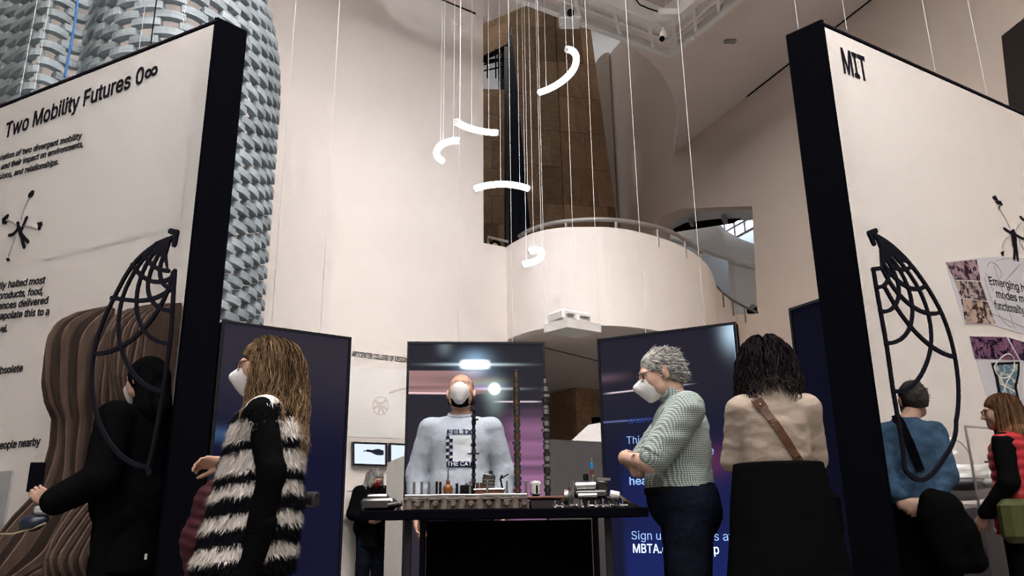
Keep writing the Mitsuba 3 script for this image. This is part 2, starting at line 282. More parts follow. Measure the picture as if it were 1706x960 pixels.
# pale wall and steel stair right of the tower
pw = cat([box((0, 0, 0), (1, 1, 1))])
c = [at_dist(940, -60, 23.0), at_dist(1085, -60, 23.0), at_dist(1085, 480, 23.0), at_dist(940, 480, 23.0)]
n = np.array([0, .25, 0]); struct('wall_stairwell', trimesh.convex.convex_hull(np.vstack([c, np.array(c)+n])), 'm_cool')
st = thing('steel_stair', 'black steel landing and posts squeezed between the stone tower and the shaded curved wall', 'stair')
for a, b, w in [((1003, 134), (1022, 300), .12), ((1013, 131), (1018, 300), .1), ((1003, 132), (1016, 131), .08)]: add(st+'__post', bar(at_dist(*a, 19.4), at_dist(*b, 19.4), w, w), 'm_dark')
for a, b in [((1015, 233), (1030, 238)), ((1015, 250), (1042, 254)), ((1016, 262), (1042, 270)), ((1018, 240), (1019, 275)), ((1029, 238), (1031, 275)), ((1040, 250), (1042, 280))]: add(st+'__rail', bar(at_dist(*a, 19.3), at_dist(*b, 19.3), .045, .045), 'm_dark')
add(st+'__landing', trimesh.convex.convex_hull(np.array([at_dist(x, y, d) for d in (19.1, 19.9) for x, y in [(1014, 272), (1052, 283), (1056, 318), (1018, 305)]])), 'm_dark')
add(st+'__strut', bar(at_dist(1037, 322, 19.5), at_dist(1030, 366, 19.5), .05, .05), 'm_rail')
# ---------------------------------------------------------------- the room seen through the opening in the right wall
def gp_(x, y, off):
    """the point seen at this pixel that lies "off" metres behind the face of the right wall"""
    return at_plane(x, y, wr.o-wr.n*off, wr.n)
def slab_at(px, offs, thick=.12):
    P = np.array([gp_(x, y, o) for (x, y), o in zip(px, offs)]); return trimesh.convex.convex_hull(np.vstack([P, P-wr.n*thick]))
def band(px_top, px_bot, o0, o1, thick=.1):
    n = len(px_top); V = np.array([gp_(*p, o0) for p in px_top]+[gp_(*p, o1) for p in px_bot]); F = []
    for i in range(n-1): F += [[i, i+1, n+i+1], [i, n+i+1, n+i]]
    B = V+np.array([0, 0, thick]); F2 = [[a+2*n, c+2*n, b+2*n] for a, b, c in F]
    S = [[i, i+1, 2*n+i+1] for i in range(n-1)]+[[i, 2*n+i+1, 2*n+i] for i in range(n-1)]+[[n+i, n+i+1, 3*n+i+1] for i in range(n-1)]+[[n+i, 3*n+i+1, 3*n+i] for i in range(n-1)]
    return trimesh.Trimesh(np.vstack([V, B]), F+F2+S, process=False)
dif('m_gallery', (.74, .79, .83))
struct('wall_gallery', slab_at([(1040, 300), (1330, 300), (1330, 600), (1040, 600)], [3.2]*4), 'm_gallery')
struct('ceiling_gallery', band([(1080, 330), (1130, 328), (1180, 326), (1290, 322)], [(1112, 392), (1150, 374), (1200, 368), (1290, 366)], .47, 1.1), 'm_gallery', smooth=True)
struct('trim_1', band([(1118, 392), (1150, 380), (1193, 373), (1212, 392), (1235, 405), (1285, 424)], [(1118, 402), (1150, 412), (1190, 428), (1215, 436), (1240, 442), (1285, 452)], 2.2, 1.5), 'm_white', smooth=True, label='curved pale soffit under the gallery window')
struct('wall_gallery_001', slab_at([(1212, 430), (1290, 440), (1290, 560), (1222, 560)], [1.6]*4), 'm_white')
tr = thing('lighting_track', 'black lighting recess with two spotlights in the gallery window opening', 'lighting track')
add(tr+'__housing', trimesh.convex.convex_hull(np.array([gp_(x, y, d) for d in (1.05, 1.3) for x, y in [(1121, 381), (1138, 367), (1165, 356), (1200, 354), (1240, 361), (1222, 372), (1180, 377), (1124, 387)]])), 'm_black')
for x, y in [(1152, 369), (1207, 364)]:
    o = gp_(x, y, .85); ax = np.array([.12, -.15, -1]); ax /= np.linalg.norm(ax)
    add(tr+'__spotlight', lathe([(0, -.02), (.055, 0), (.065, .08), (.06, .16), (.04, .21), (0, .22)], 16, at=o-ax*.08, axis=ax), 'm_plastic_grey', smooth=40)
win = thing('window', 'bright gridded glass window in the room behind the right wall opening', 'window')
scene['m_pane'] = {'type': 'diffuse', 'reflectance': rgb(.6, .7, .8)}
gp = Plane((wr.o-wr.n*2.7)*[1, 1, 0], wr.x)
ua, va = gp.uv(1190, 345); ub, vb = gp.uv(1285, 424)[0], gp.uv(1190, 416)[1]
us, vs = np.linspace(ua, ub, 6), np.linspace(va, vb, 5)
for i in range(5):
    for j in range(4):
        k = add(win+'__pane', gp.put(prism(sg.box(us[i]+.02, min(vs[j+1], vs[j])+.02, us[i+1]-.02, max(vs[j], vs[j+1])-.02), .02)), 'm_pane')
        scene[k]['emitter'] = {'type': 'area', 'radiance': rgb(1.9, 2.1, 2.3)}
fr = [sg.box(u-.02, min(va, vb), u+.02, max(va, vb)) for u in us]+[sg.box(ua, v-.02, ub, v+.02) for v in vs]
add(win+'__frame', gp.put(prism(so.unary_union(fr), .05)), 'm_plastic_grey')
pj = thing('spotlight_projector', 'small black stage lamp standing at the foot of the thin stair rail', 'lamp')
o = gp_(1253, 517, .2); add(pj+'__body', bevel_box((.16, .2, .1), .02, o), 'm_dark'); add(pj+'__lens', lathe([(0, 0), (.05, 0), (.05, .05), (0, .05)], 16, at=o+[-.02, -.12, .02], axis=[-.3, -1, .2]), 'm_gunmetal', smooth=40)
# ---------------------------------------------------------------- white lighting grid hung below the ceiling
ZG = 8.15
gr = thing('lighting_grid', 'white suspended lighting grid of beams, ribbed panels and cross bars under the ceiling', 'lighting grid')
g = lambda x, y, dz=0: at_z(x, y, ZG+dz)
c0 = g(1115, 90); dl = g(870, -3)-c0; drt = g(1228, -2)-c0
add(gr+'__beam', bar(c0, c0+dl*1.6, .10, .12), 'm_whitepaint'); add(gr+'__beam', bar(c0, c0+drt*1.6, .10, .12), 'm_whitepaint')
c1 = g(1108, 46); add(gr+'__beam', bar(c1+[0, 0, .12], c1+dl*1.6+[0, 0, .12], .12, .34), 'm_whitepaint'); add(gr+'__beam', bar(c1+[0, 0, .12], c1+drt*1.6+[0, 0, .12], .12, .34), 'm_whitepaint')
for k in (.12, .36, .62, .9, 1.2): add(gr+'__crossbar', bar(c0+dl*k, c1+dl*k*1.0, .05, .06), 'm_whitepaint')
for k in (.12, .42, .75): add(gr+'__crossbar', bar(c0+drt*k, c1+drt*k, .05, .06), 'm_whitepaint')
mid = (c0+c1)/2
add(gr+'__bar', bar(mid+[0, 0, .02], mid+dl*1.6, .05, .05), 'm_whitepaint'); add(gr+'__bar', bar(mid, mid+drt*1.6, .05, .05), 'm_whitepaint')
for dv, n in ((dl, 26), (drt, 16)):
    ms = []
    for k in range(n):
        a = (k+.5)/n*1.5+.04; ms.append(bar(mid+dv*a+[0, 0, .07], c1+dv*a+[0, 0, .07], .035, .02))
    add(gr+'__ribbed_panel', cat(ms), 'm_whitepaint', label='ribbed white panel')
add(gr+'__cable_tray', bar(c1+drt*.05+(c0-c1)*.72+[0, 0, .1], c1+drt*1.5+(c0-c1)*.72+[0, 0, .1], .06, .03), 'm_dark')
add(gr+'__cable', tube([g(1060, 0), g(1066, 8, .1), g(1080, 14), g(1092, 18, .05), g(1106, 22)], .012, 6), 'm_dark')
add(gr+'__fixing', bevel_box((.3, .2, .1), .02, g(1112, 24)), 'm_whitepaint')
hang = [g(1000, -6), g(930, 2), g(1112, 40), g(1160, 20)]
for h_ in hang: add(gr+'__hanger', tube([h_, h_*[1, 1, 0]+[0, 0, Z_CEIL+.02]], .012, 6), 'm_whitepaint')
cc = thing('security_camera', 'white tube security camera hanging under the corner of the lighting grid', 'camera')
o = g(1104, 60, -.28); ax = np.array([-.25, -.55, -.8]); ax /= np.linalg.norm(ax)
add(cc+'__body', lathe([(0, 0), (.05, 0), (.052, .2), (.045, .22), (0, .22)], 16, at=o-ax*.12, axis=ax), 'm_whitepaint', smooth=40)
add(cc+'__lens', lathe([(0, 0), (.04, 0), (.04, .02), (0, .025)], 16, at=o+ax*.1, axis=ax), 'm_black', smooth=40)
add(cc+'__bracket', tube([o-ax*.1, o-ax*.1+[0, 0, .1], np.r_[(c1*.6+c0*.4)[:2], ZG+.03]], .018, 8), 'm_whitepaint')
pb = thing('projector', 'white box projector clipped to the underside of the lighting grid above the curled lamp', 'projector')
o = g(949, 30, -.05); add(pb+'__body', bevel_box((.32, .3, .2), .02, o), 'm_whitepaint'); add(pb+'__lens', lathe([(0, 0), (.05, 0), (.05, .05), (0, .05)], 16, at=o+[0, -.15, -.03], axis=[0, -1, -.2]), 'm_dark', smooth=40)
add(pb+'__bracket', tube([o+[0, 0, .1], o+[0, .1, .35]], .03, 8), 'm_whitepaint')
for (x, y), lab in zip([(1155, 64), (971, 43)], ['tiny white bulb under the right arm of the lighting grid', 'tiny white bulb under the left arm of the lighting grid']):
    o = g(x, y, -.08); b = thing('bulb', lab, 'bulb'); add(b+'__globe', lathe([(0, -.03), (.022, -.022), (.03, 0), (.022, .022), (0.012, .04), (0, .04)], 12, at=o), 'm_white', smooth=40); add(b+'__socket', tube([o+[0, 0, .03], o+[0, 0, .1]], .012, 8), 'm_whitepaint')
o = at_z(1216, 67, Z_CEIL); one('ceiling_sensor', bevel_box((.2, .09, .05), .015, o-[0, 0, .025]), 'm_rail', 'small grey sensor alone on the plain ceiling right of the grid', 'sensor')
# ================================================================ the two framed displays, mirror panels built open with their reflections as objects
ZP = 3.6
def display(side, corner, far, end, delta):
    """black end post, thin top rail and, behind the open front, a white wall in place of the reflected one, with the lettering"""
    C, Fp, E = (at_z(*c, ZP) for c in (corner, far, end)); d = (Fp-C)[:2]; d /= np.linalg.norm(d)
    xd = -d if side == 'left' else d; front = Plane((C[0], C[1], 0), xd)
    D = abs((C-CAM)@front.n); hw = CAM[2]+(ZP-CAM[2]-.014)*(D+delta)/D
    back = Plane(C*[1, 1, 0]-front.n*delta, xd)
    e = (E-C)*[1, 1, 0]
    k = thing('display_stand', f'tall black end post of the white panel lettered {"Two Mobility Futures" if side == "left" else "MIT"}', 'display panel')
    n2 = -front.n; inner = C*[1, 1, 0]+d_3(d)*.02
    ray_h = (C-CAM)*[1, 1, 0]; ray_h /= np.linalg.norm(ray_h); rayE = (E-CAM)*[1, 1, 0]; rayE /= np.linalg.norm(rayE)
    base = [C[:2], E[:2], (E+rayE*.06)[:2], (C+ray_h*.12)[:2]]
    m = prism(sg.Polygon(base).buffer(0), ZP); add(k+'__post', m, 'm_black')
    # return panel from the post to the back wall, along the line of sight
    midp = (C*[1, 1, 0]*.97+E*[1, 1, 0]*.03); sight = (midp-CAM)*[1, 1, 0]; hit = midp+sight*((back.o-midp)@front.n/(sight@front.n)); rayE = sight/np.linalg.norm(sight)
    ra, rb = midp+rayE*.2, hit-rayE*.01; rn = np.cross(rayE, [0, 0, 1])*.018; rq = np.array([ra*[1, 1, 0], rb*[1, 1, 0], rb*[1, 1, 0]+[0, 0, hw], ra*[1, 1, 0]+[0, 0, CAM[2]+(hw-CAM[2])*np.linalg.norm((ra-CAM)[:2])/np.linalg.norm((rb-CAM)[:2])]])
    add(k+'__return_panel', trimesh.convex.convex_hull(np.vstack([rq+rn, rq-rn])), 'm_black')
    L = np.linalg.norm((Fp-C)[:2])+.35; p0, p1 = C+front.n*(-.02), C+d_3(d)*L-front.n*.02
    add(k+'__top_rail', bar(p0-[0, 0, .007], p1-[0, 0, .007], .014, .014), 'm_ink')
    w0 = (hit-back.o)@back.x; ex = -20 if side == 'left' else 1726; w1 = max((back.uv(ex, yy)[0] for yy in (180, 950)), key=abs)*1.02; lo, hi = min(w0, w1), max(w0, w1)
    m = back.put(prism(sg.box(lo, 0, hi, hw), .12), -.12)
    return k, front, back, (lo, hi, hw), m, d
def d_3(d): return np.array([d[0], d[1], 0.])
kl, fl, bl, el, ml, dl_ = display('left', (362, 28), (0, 172), (412, 52), .95)
struct('wall_display_left', ml, 'm_board'); 
kr, frr, br, er, mr, dr_ = display('right', (1368, 32), (1706, 185), (1309, 59), 1.4)
struct('wall_display_right', mr, 'm_board')
# lettering on the left display
H = lambda pl, a, b: abs(pl.uv(*a)[1]-pl.uv(*b)[1])
add('wall_display_left__title', text_on(bl, 'Two Mobility Futures 0∞', (7, 231), (262, 128), cap=H(bl, (8, 231), (8, 208)), bold=True), 'm_ink', label='large black heading reading Two Mobility Futures 0 and an infinity sign')
def para(holder, pl, lines, cap, lab):
    for (txt, a, b) in lines: add(holder+'__text_line', text_on(pl, txt, a, b, cap=cap, bold=True), 'm_ink', label=lab)
cp_ = H(bl, (60, 252), (60, 243))
para('wall_display_left', bl, [('An exploration of two divergent mobility', (-34, 277), (136, 231)), ('futures and their impact on environments,', (-26, 291), (139, 244.5)), ('possessions, and relationships.', (-30, 307), (98, 274))], cp_, 'small black caption line under the heading')
cq = H(bl, (40, 484), (40, 473))
para('wall_display_left', bl, [('Covid instantly halted most', (-62, 489.5), (75, 472)), ('activity, with products, food,', (-62, 506.5), (72, 490)), ('and experiences delivered', (-54, 522.5), (80, 506)), ('home. We extrapolate this to a', (-70, 539), (82, 524.5)), ('new level.', (-28, 557), (12, 553))], cq, 'small black caption line beside the ridged seat')
para('wall_display_left', bl, [('become obsolete', (-50, 629), (38, 619)), ('mostly people nearby', (-42, 753), (67, 742))], cq, 'short black caption low on the white wall')
# pictogram: a figure with arms out and four arrows
def picto(holder, pl, body, arrows, dots, lab):
    add(holder+'__pictogram', strokes(pl, body[0], .02, .003, fills=body[1]), 'm_ink', label=lab)
    add(holder+'__pictogram_arrows', strokes(pl, arrows, .009, .003), 'm_plastic_grey', label='fine grey arrows around the figure')
    add(holder+'__pictogram_objects', strokes(pl, dots[0], .022, .003, fills=dots[1]), 'm_ink', label='small black objects at the arrow ends')
picto('wall_display_left', bl, ([(.028, [(31, 379), (36, 383), (41, 372), (45, 363)]), (.026, [(16, 392), (24, 389), (30, 381)]), (.03, [(36, 392), (38, 402), (41, 412)]), (.03, [(36, 390), (42, 398), (47, 403)])], [[(29, 374), (34, 376), (38, 390), (40, 396), (33, 394), (30, 382)], [(28, 371), (31, 369), (33, 372), (32, 376), (29, 376)]]),
    [[(49, 331), (42, 346), (36, 366)], [(13, 368), (20, 370), (28, 377)], [(38, 377), (50, 378), (62, 382)], [(26, 395), (20, 412), (15, 427)]],
    ([(.05, [(51, 325), (54, 322)]), (.03, [(6, 366), (13, 360)]), (.03, [(6, 370), (10, 371)]), (.03, [(66, 378), (66, 381)])], [[(48, 327), (52, 322), (55, 320), (53, 327)], [(62, 372), (70, 370), (71, 376), (66, 378)], [(11, 431), (15, 430), (17, 434), (13, 436)]]), 'black figure with arms flung out')
sg1 = thing('wall_sign', 'pale grey notice board cut by the left edge of the photo', 'sign')
scene[sg1] = mikit.ply(bl.put(prism(sg.box(bl.uv(-80, 800)[0], bl.uv(10, 878)[1], bl.uv(17, 830)[0], bl.uv(17, 785)[1]), .012), .004), 'm_plastic_pale' if 'm_plastic_pale' in scene else 'm_plastic_grey')
# the right display
add('wall_display_right__lettering', text_on(br, 'MIT', (1404, 120), (1446, 136), cap=H(br, (1406, 121), (1403, 82))*1.0, bold=True), 'm_ink', label='bold black letters MIT')
picto('wall_display_right', br, ([(.028, [(1673, 381), (1680, 386), (1687, 388)]), (.026, [(1687, 388), (1696, 394), (1704, 398)]), (.03, [(1690, 408), (1690, 420), (1689, 432)]), (.03, [(1692, 408), (1694, 422), (1695, 434)])], [[(1684, 386), (1692, 388), (1694, 412), (1687, 412)], [(1685, 383), (1689, 382), (1690, 387), (1685, 388)]]),
    [[(1682, 380), (1672, 360), (1663, 346)], [(1690, 388), (1695, 378), (1700, 371)], [(1682, 394), (1673, 401), (1669, 414)], [(1698, 400), (1704, 414), (1708, 420)]],
    ([(.03, [(1655, 330), (1660, 332)]), (.03, [(1660, 337), (1668, 340)]), (.03, [(1700, 362), (1704, 366)])], [[(1663, 345), (1666, 343), (1664, 350)], [(1667, 421), (1672, 418), (1671, 427)], [(1653, 328), (1658, 326), (1662, 334), (1657, 334)], [(1662, 334), (1668, 336), (1666, 340)]]), 'black standing figure with arms out')
# printed photographs on the right display wall
def city(seed, sky, low, dark):
    def fn(p, n, uv):
        u = p.x*br.x[0]+p.y*br.x[1]; z = p.z
        sk = mikit.cell_rand(u*16, seed); hz = .45+.3*sk
        t = mikit.fbm(u*22+seed, z*26, 1.0, octaves=3); c = mikit.noise(u*90+seed, z*60, seed)*.6+.4*mikit.cell_rand(u*34, z*9, seed)
        return mikit.mix(mikit.mix(low, dark, mikit.smoothstep(.42, .6, t)), sky, mikit.smoothstep(.55, .8, c)*.5)
    return mikit.proc(fn)
dif('m_photo1', city(3, (.55, .45, .5), (.35, .24, .27), (.03, .015, .03))); dif('m_photo2', city(8, (.7, .62, .6), (.45, .36, .34), (.05, .03, .04))); dif('m_photo3', city(5, (.72, .62, .56), (.5, .38, .32), (.04, .02, .02))); dif('m_photo4', city(11, (.28, .2, .3), (.16, .07, .13), (.012, .008, .02)))
dif('m_print', (.66, .65, .70))
def sheet(px, off, th=.004): return br.put(prism(sg.Polygon([br.uv(*c) for c in px]), th), off)
pz = thing('poster', 'pale poster of city photographs and sketch lines under the standing figure', 'poster')
add(pz+'__sheet', sheet([(1574, 437), (1600, 434), (1632, 430), (1665, 428), (1740, 440), (1775, 575), (1700, 556), (1650, 541), (1606, 540)], .001), 'm_print')
for px, mm, l in [([(1575, 438), (1626, 433), (1632, 468), (1589, 466)], 'm_photo1', 'photo of a hazy skyline'), ([(1589, 468), (1632, 470), (1643, 502), (1599, 495)], 'm_photo2', 'photo of city blocks'), ([(1600, 498), (1644, 504), (1657, 540), (1607, 538)], 'm_photo3', 'photo of roof tops')]: add(pz+'__photo', sheet(px, .006, .003), mm, label=l)
add(pz+'__sketch', strokes(br, [[(1645, 445), (1655, 438), (1664, 446), (1660, 470)], [(1642, 455), (1648, 470), (1655, 485)], [(1672, 470), (1690, 450), (1700, 440)], [(1640, 462), (1652, 500), (1668, 530), (1685, 545)], [(1656, 444), (1672, 490), (1690, 548)], [(1648, 520), (1670, 530), (1706, 545)], [(1660, 434), (1680, 430), (1706, 432)], [(1676, 466), (1696, 446)]], .006, .006, .002), 'm_plastic_grey', label='fine grey sketch lines')
ct = H(br, (1660, 478), (1660, 467))*1.15
para(pz, br, [('Emerging hand, new', (1647, 474), (1752, 496)), ('modes may come', (1659, 496), (1748, 513)), ('functionality', (1657, 515), (1706, 524))], ct, 'bold black caption line')
pz2 = thing('poster', 'pale poster with a dark skyline photo and a framed blue vehicle drawing', 'poster')
add(pz2+'__sheet', sheet([(1614, 560), (1680, 562), (1740, 580), (1770, 700), (1700, 690), (1654, 680), (1640, 650)], .001), 'm_print')
add(pz2+'__photo', sheet([(1614, 561), (1675, 562), (1696, 600), (1624, 598)], .006, .003), 'm_photo4', label='photo of a dark violet skyline'); add(pz2+'__photo', sheet([(1679, 563), (1735, 580), (1745, 608), (1699, 600)], .006, .003), 'm_photo4')
add(pz2+'__drawing_frame', sheet([(1650, 605), (1697, 603), (1697, 622), (1692, 645), (1698, 672), (1702, 690), (1664, 672), (1657, 630)], .006, .004), 'm_ink')
dif('m_drawing', mikit.proc(lambda p, n, uv: mikit.mix((.10, .18, .24), (.5, .5, .46), mikit.smoothstep(.45, .6, mikit.fbm(p.x*14, p.y*14, p.z*20, octaves=3)))))
add(pz2+'__drawing', sheet([(1654, 609), (1693, 607), (1692, 625), (1687, 645), (1693, 672), (1668, 668), (1661, 630)], .011, .003), 'm_drawing')
add(pz2+'__drawing_lines', strokes(br, [[(1656, 611), (1690, 609), (1688, 618), (1660, 622), (1656, 611)], [(1664, 628), (1672, 640), (1676, 658)], [(1684, 626), (1676, 640), (1670, 660)], [(1668, 640), (1690, 652)], [(1672, 612), (1674, 618)]], .012, .015, .002), 'm_white', label='pale drawn outlines')
# fan emblems, standing just inside the open front of each display
def fan(pl, lab, edgeL, outer, rings, spokes, arrow, fill, foot):
    k = thing('fan_emblem', lab, 'emblem'); o = -.03
    add(k+'__outline', strokes(pl, [edgeL, outer, foot], .022, o, .012), 'm_emblem', label='curved outer outline'); add(k+'__arrow_tip', strokes(pl, arrow, .03, o+.001, .012, fills=fill), 'm_emblem', label='solid tip with an arrow head')
    for r in rings: add(k+'__cross_arc', strokes(pl, [r], .022, o+.002, .012), 'm_emblem')
    for r in spokes: add(k+'__spoke', strokes(pl, [r], .02, o+.003, .012), 'm_emblem')
dif('m_emblem', (.011, .011, .016))
q8 = lambda L: [(1430+x/2.91, 370+y/2.91) for x, y in L]
fan(frr, 'black openwork fan with arrow tip in the right display, before the denim shirt', q8([(68, 230), (100, 420), (135, 620), (165, 830), (195, 1000), (218, 1195)]), q8([(75, 65), (160, 120), (250, 210), (330, 320), (410, 470), (460, 640), (480, 800), (470, 960)]),
    [q8(L) for L in ([(120, 165), (150, 205), (200, 232), (252, 215)], [(115, 205), (160, 260), (230, 315), (318, 312)], [(110, 225), (190, 350), (290, 430), (395, 438)], [(122, 315), (210, 460), (330, 590), (462, 655)])],
    [q8(L) for L in ([(80, 315), (115, 312), (140, 270), (118, 205)], [(100, 432), (160, 420), (192, 330), (165, 240), (120, 170)], [(128, 590), (200, 570), (245, 510), (255, 400), (215, 270), (150, 175)], [(165, 822), (250, 800), (320, 700), (348, 580), (320, 400), (240, 250), (165, 160)])],
    [(.022, q8([(66, 232), (100, 226)])), (.03, q8([(48, 57), (78, 45)])), (.03, q8([(48, 57), (70, 105)]))], [q8([(62, 62), (95, 75), (165, 130), (235, 200), (200, 190), (160, 165), (140, 190), (105, 215), (100, 130), (85, 90)])],
    [(1591, 700), (1590, 722), (1570, 765), (1530, 800), (1505, 782)])
ql = lambda L: L
fan(fl, 'black openwork fan with arrow tip in the left display, before the ridged seat', [(293, 452), (291, 480), (286, 560), (275, 640), (262, 720), (248, 782)], [(290, 396), (255, 413), (225, 440), (195, 490), (165, 560), (155, 620), (160, 680), (190, 745), (215, 768), (248, 778)],
    [(L) for L in ([(282, 452), (262, 447), (244, 428)], [(290, 462), (258, 470), (232, 455), (222, 442)], [(291, 478), (250, 500), (210, 500), (188, 497)], [(290, 455), (240, 550), (200, 580), (160, 590)])],
    [(L) for L in ([(291, 480), (276, 476), (268, 455), (276, 425)], [(288, 518), (262, 510), (248, 480), (258, 440), (270, 418)], [(283, 573), (250, 560), (230, 520), (234, 470), (262, 418)], [(270, 652), (230, 630), (200, 560), (205, 500), (228, 450), (258, 412)])],
    [(.03, [(296, 388), (286, 386)]), (.03, [(296, 388), (292, 408)])], [[(292, 392), (262, 404), (236, 428), (262, 424), (275, 432), (281, 450), (279, 425), (285, 405)]],
    [(248, 778), (250, 790), (249, 782)])
# ================================================================ the woven tower behind the left display
wv = thing('woven_tower', 'huge grey woven tower of curved blocks rising behind the left display', 'tower')
TH = np.linspace(0, 1, 400)
def plan(s):
    """plan curve of the woven skin: far left, a deep fold, the lit front, then rounding away at the right"""
    pts = np.array([at_dist(x, 300, d)[:2] for x, d in [(-160, 9.9), (-90, 9.2), (-20, 8.6), (50, 8.1), (92, 8.2), (110, 7.9), (135, 7.45), (200, 7.1), (270, 7.0), (330, 7.15), (380, 7.42), (420, 7.78), (448, 8.25), (459, 8.7)]])
    t = np.r_[0, np.cumsum(np.linalg.norm(np.diff(pts, axis=0), axis=1))]; return CubicSpline(t, pts), t[-1]
pcs, LT = plan(None)
CW, RH, ZH0, ZH1 = .215, .092, .3, 6.7
ncol = int(LT/CW); hidden = []
frm = sg.Polygon([(-400, 330), (0, 172), (362, 28), (412, 52), (365, 534), (345, 960), (-400, 960)])
axis_c = np.array(at_dist(200, 300, 9.2)[:2])
nvis = 0
for ci in range(ncol):
    s0 = ci*CW
    for ri in range(int((ZH1-ZH0)/RH)):
        if (ri+ci) % 2: continue
        z = ZH0+ri*RH; shrink = 1-.16*max(0, (z-5.3)/1.6)**2
        ss = np.clip(s0+np.linspace(-.11, 1.11, 5)*CW, 0, LT); P = pcs(ss); tg = pcs(ss, 1); tg /= np.linalg.norm(tg, axis=1, keepdims=True); nr = np.stack([tg[:, 1], -tg[:, 0]], 1)
        P = axis_c+(P-axis_c)*shrink; bul = np.array([.0, .010, .014, .010, .0])[:, None]
        if ss[-1]-ss[0] < .15: continue
        out, inn = P+nr*bul, P+nr*(bul-.075); hh = RH*.80; jz = rng.normal(0, .004)
        V = np.vstack([np.c_[out, np.full(5, z+jz)], np.c_[out, np.full(5, z+hh+jz)], np.c_[inn, np.full(5, z+jz)], np.c_[inn, np.full(5, z+hh+jz)]])
        F = []
        for a in range(4):
            for (p_, q_) in ((0, 5), (15, 10), (10, 0), (5, 15)): F += [[p_+a, p_+a+1, q_+a+1], [p_+a, q_+a+1, q_+a]]
        F += [[0, 5, 15], [0, 15, 10], [4, 14, 19], [4, 19, 9]]
        m = trimesh.Trimesh(V, F, process=False)
        cpx = proj(V.mean(0)); vis = (-25 < cpx[0] < 560) and (-20 < cpx[1] < 560) and not frm.buffer(-14).contains(sg.Point(*cpx))
        if vis and nvis < 300: add(wv+'__woven_block', m, f'm_weave{rng.integers(3)}'); nvis += 1
        else: hidden.append(m)
print('woven', nvis, len(hidden))
add(wv+'__woven_blocks_rest', cat(hidden), 'm_weave1', kind='stuff')
# ================================================================ tall video screens
ZS = 2.25
def emit(key, mesh, rad):
    scene[key] = {**mikit.ply(mesh, 'm_bezel'), 'emitter': {'type': 'area', 'radiance': rad if isinstance(rad, dict) else rgb(*rad)}}; return key
def screen(lab, a, b, content, hang=(), zbot=.22, depth=.07):
    A, B = at_z(*a, ZS), at_z(*b, ZS); pl = Plane((A[0], A[1], 0), (B-A)[:2]); W = np.linalg.norm((B-A)[:2]); k = thing('video_screen', lab, 'screen'); bz = .018
    fr = sg.box(0, zbot, W, ZS).difference(sg.box(bz, zbot+bz, W-bz, ZS-bz))
    add(k+'__bezel', pl.put(prism(fr, .02), 0.0), 'm_bezel'); add(k+'__housing', pl.put(prism(sg.box(.004, zbot+.004, W-.004, ZS-.004), depth), -depth-.004), 'm_black')
    add(k+'__foot', pl.put(prism(sg.box(W*.2, 0, W*.8, zbot), depth*.8), -depth), 'm_black')
    def fn(p, n, uv):
        u = ((p.x-pl.o[0])*pl.x[0]+(p.y-pl.o[1])*pl.x[1])/W; v = (ZS-p.z)/W
        return content(u, v)
    quad = np.array([pl.pt(a_, b_, .003) for a_, b_ in [(bz, zbot+bz), (W-bz, zbot+bz), (W-bz, ZS-bz), (bz, ZS-bz)]])
    scene[k+'__display'] = {**mikit.ply((quad, [[0, 1, 2], [0, 2, 3]]), 'm_display', uv=[[0, 0], [1, 0], [1, 1], [0, 1]]), 'emitter': {'type': 'area', 'radiance': mikit.proc(fn)}}
    for h_ in hang:
        q = at_z(*h_, ZS); t_ = q*[1, 1, 0]+[0, 0, Z_CEIL-.002]; add(k+'__suspension_cable', tube([q-[0, 0, .01], t_], .0028, 5, cap=False), 'm_cable')
    return k, pl, W
sm = mikit.smoothstep
def band_(v, c, w): return dr.exp(-dr.square((v-c)/w))
def c_mid(u, v):  # dark display colour with two bright white spots
    base = mikit.mix((.020, .018, .026), (.026, .021, .034), sm(.2, 1.4, v)); st = mikit.noise(u*1.2, v*30, 3.0)
    left = sm(.62, .45, u)*sm(.205, .215, v)*sm(.385, .37, v)
    c = base+mi.Color3f(.30, .165, .15)*left*(.55+.6*mikit.noise(u*2, v*45, 1.0))
    ln = band_(v, .372+u*.012, .006)*sm(.55, .35, u); c = c+mi.Color3f(.8, .55, .6)*ln
    rp = sm(.55, .85, u)*sm(.42, .72, v); c = c+mi.Color3f(.24, .10, .20)*rp*(.35+.9*st)
    ln2 = band_(v, .435, .005)*sm(.6, .7, u)*sm(1.0, .9, u); c = c+mi.Color3f(.75, .6, .7)*ln2
    core = sm(.125, .05, dr.abs(u-.49))*sm(.045, .008, dr.abs(v-.165)); halo = band_(u, .49, .12)*band_(v, .165, .09); streak = band_(v, .165, .010)*band_(u, .5, .24)
    c = c+mi.Color3f(3.2, 3.3, 3.4)*core+mi.Color3f(.16, .26, .34)*halo+mi.Color3f(.7, .85, .9)*streak
    col = band_(u, .49, .085)*sm(.02, .12, v)*sm(.30, .18, v); c = c+mi.Color3f(.10, .17, .26)*col
    d2 = dr.sqrt(dr.square(u-.63)+dr.square(v-.342)); c = c+mi.Color3f(3.2, 3.2, 3.1)*sm(.055, .004, d2)+mi.Color3f(.28, .36, .36)*dr.exp(-dr.square(d2/.075))+mi.Color3f(.4, .45, .45)*band_(v, .342, .009)*band_(u, .63, .17)
    c = c+mi.Color3f(.10, .14, .13)*band_(u, .63, .06)*sm(.33, .4, v)*sm(.6, .45, v)
    rb = band_(u, .55, .13)*sm(.24, .3, v)*sm(.37, .33, v); ph = (v-.26)*60; c = c+mi.Color3f(.22+.1*dr.cos(ph), .14+.1*dr.cos(ph-2), .20+.1*dr.cos(ph-4))*rb*.7
    tl = band_(u, .27, .05)*sm(.14, .03, v); c = c+mi.Color3f(.10, .13, .14)*tl
    return c
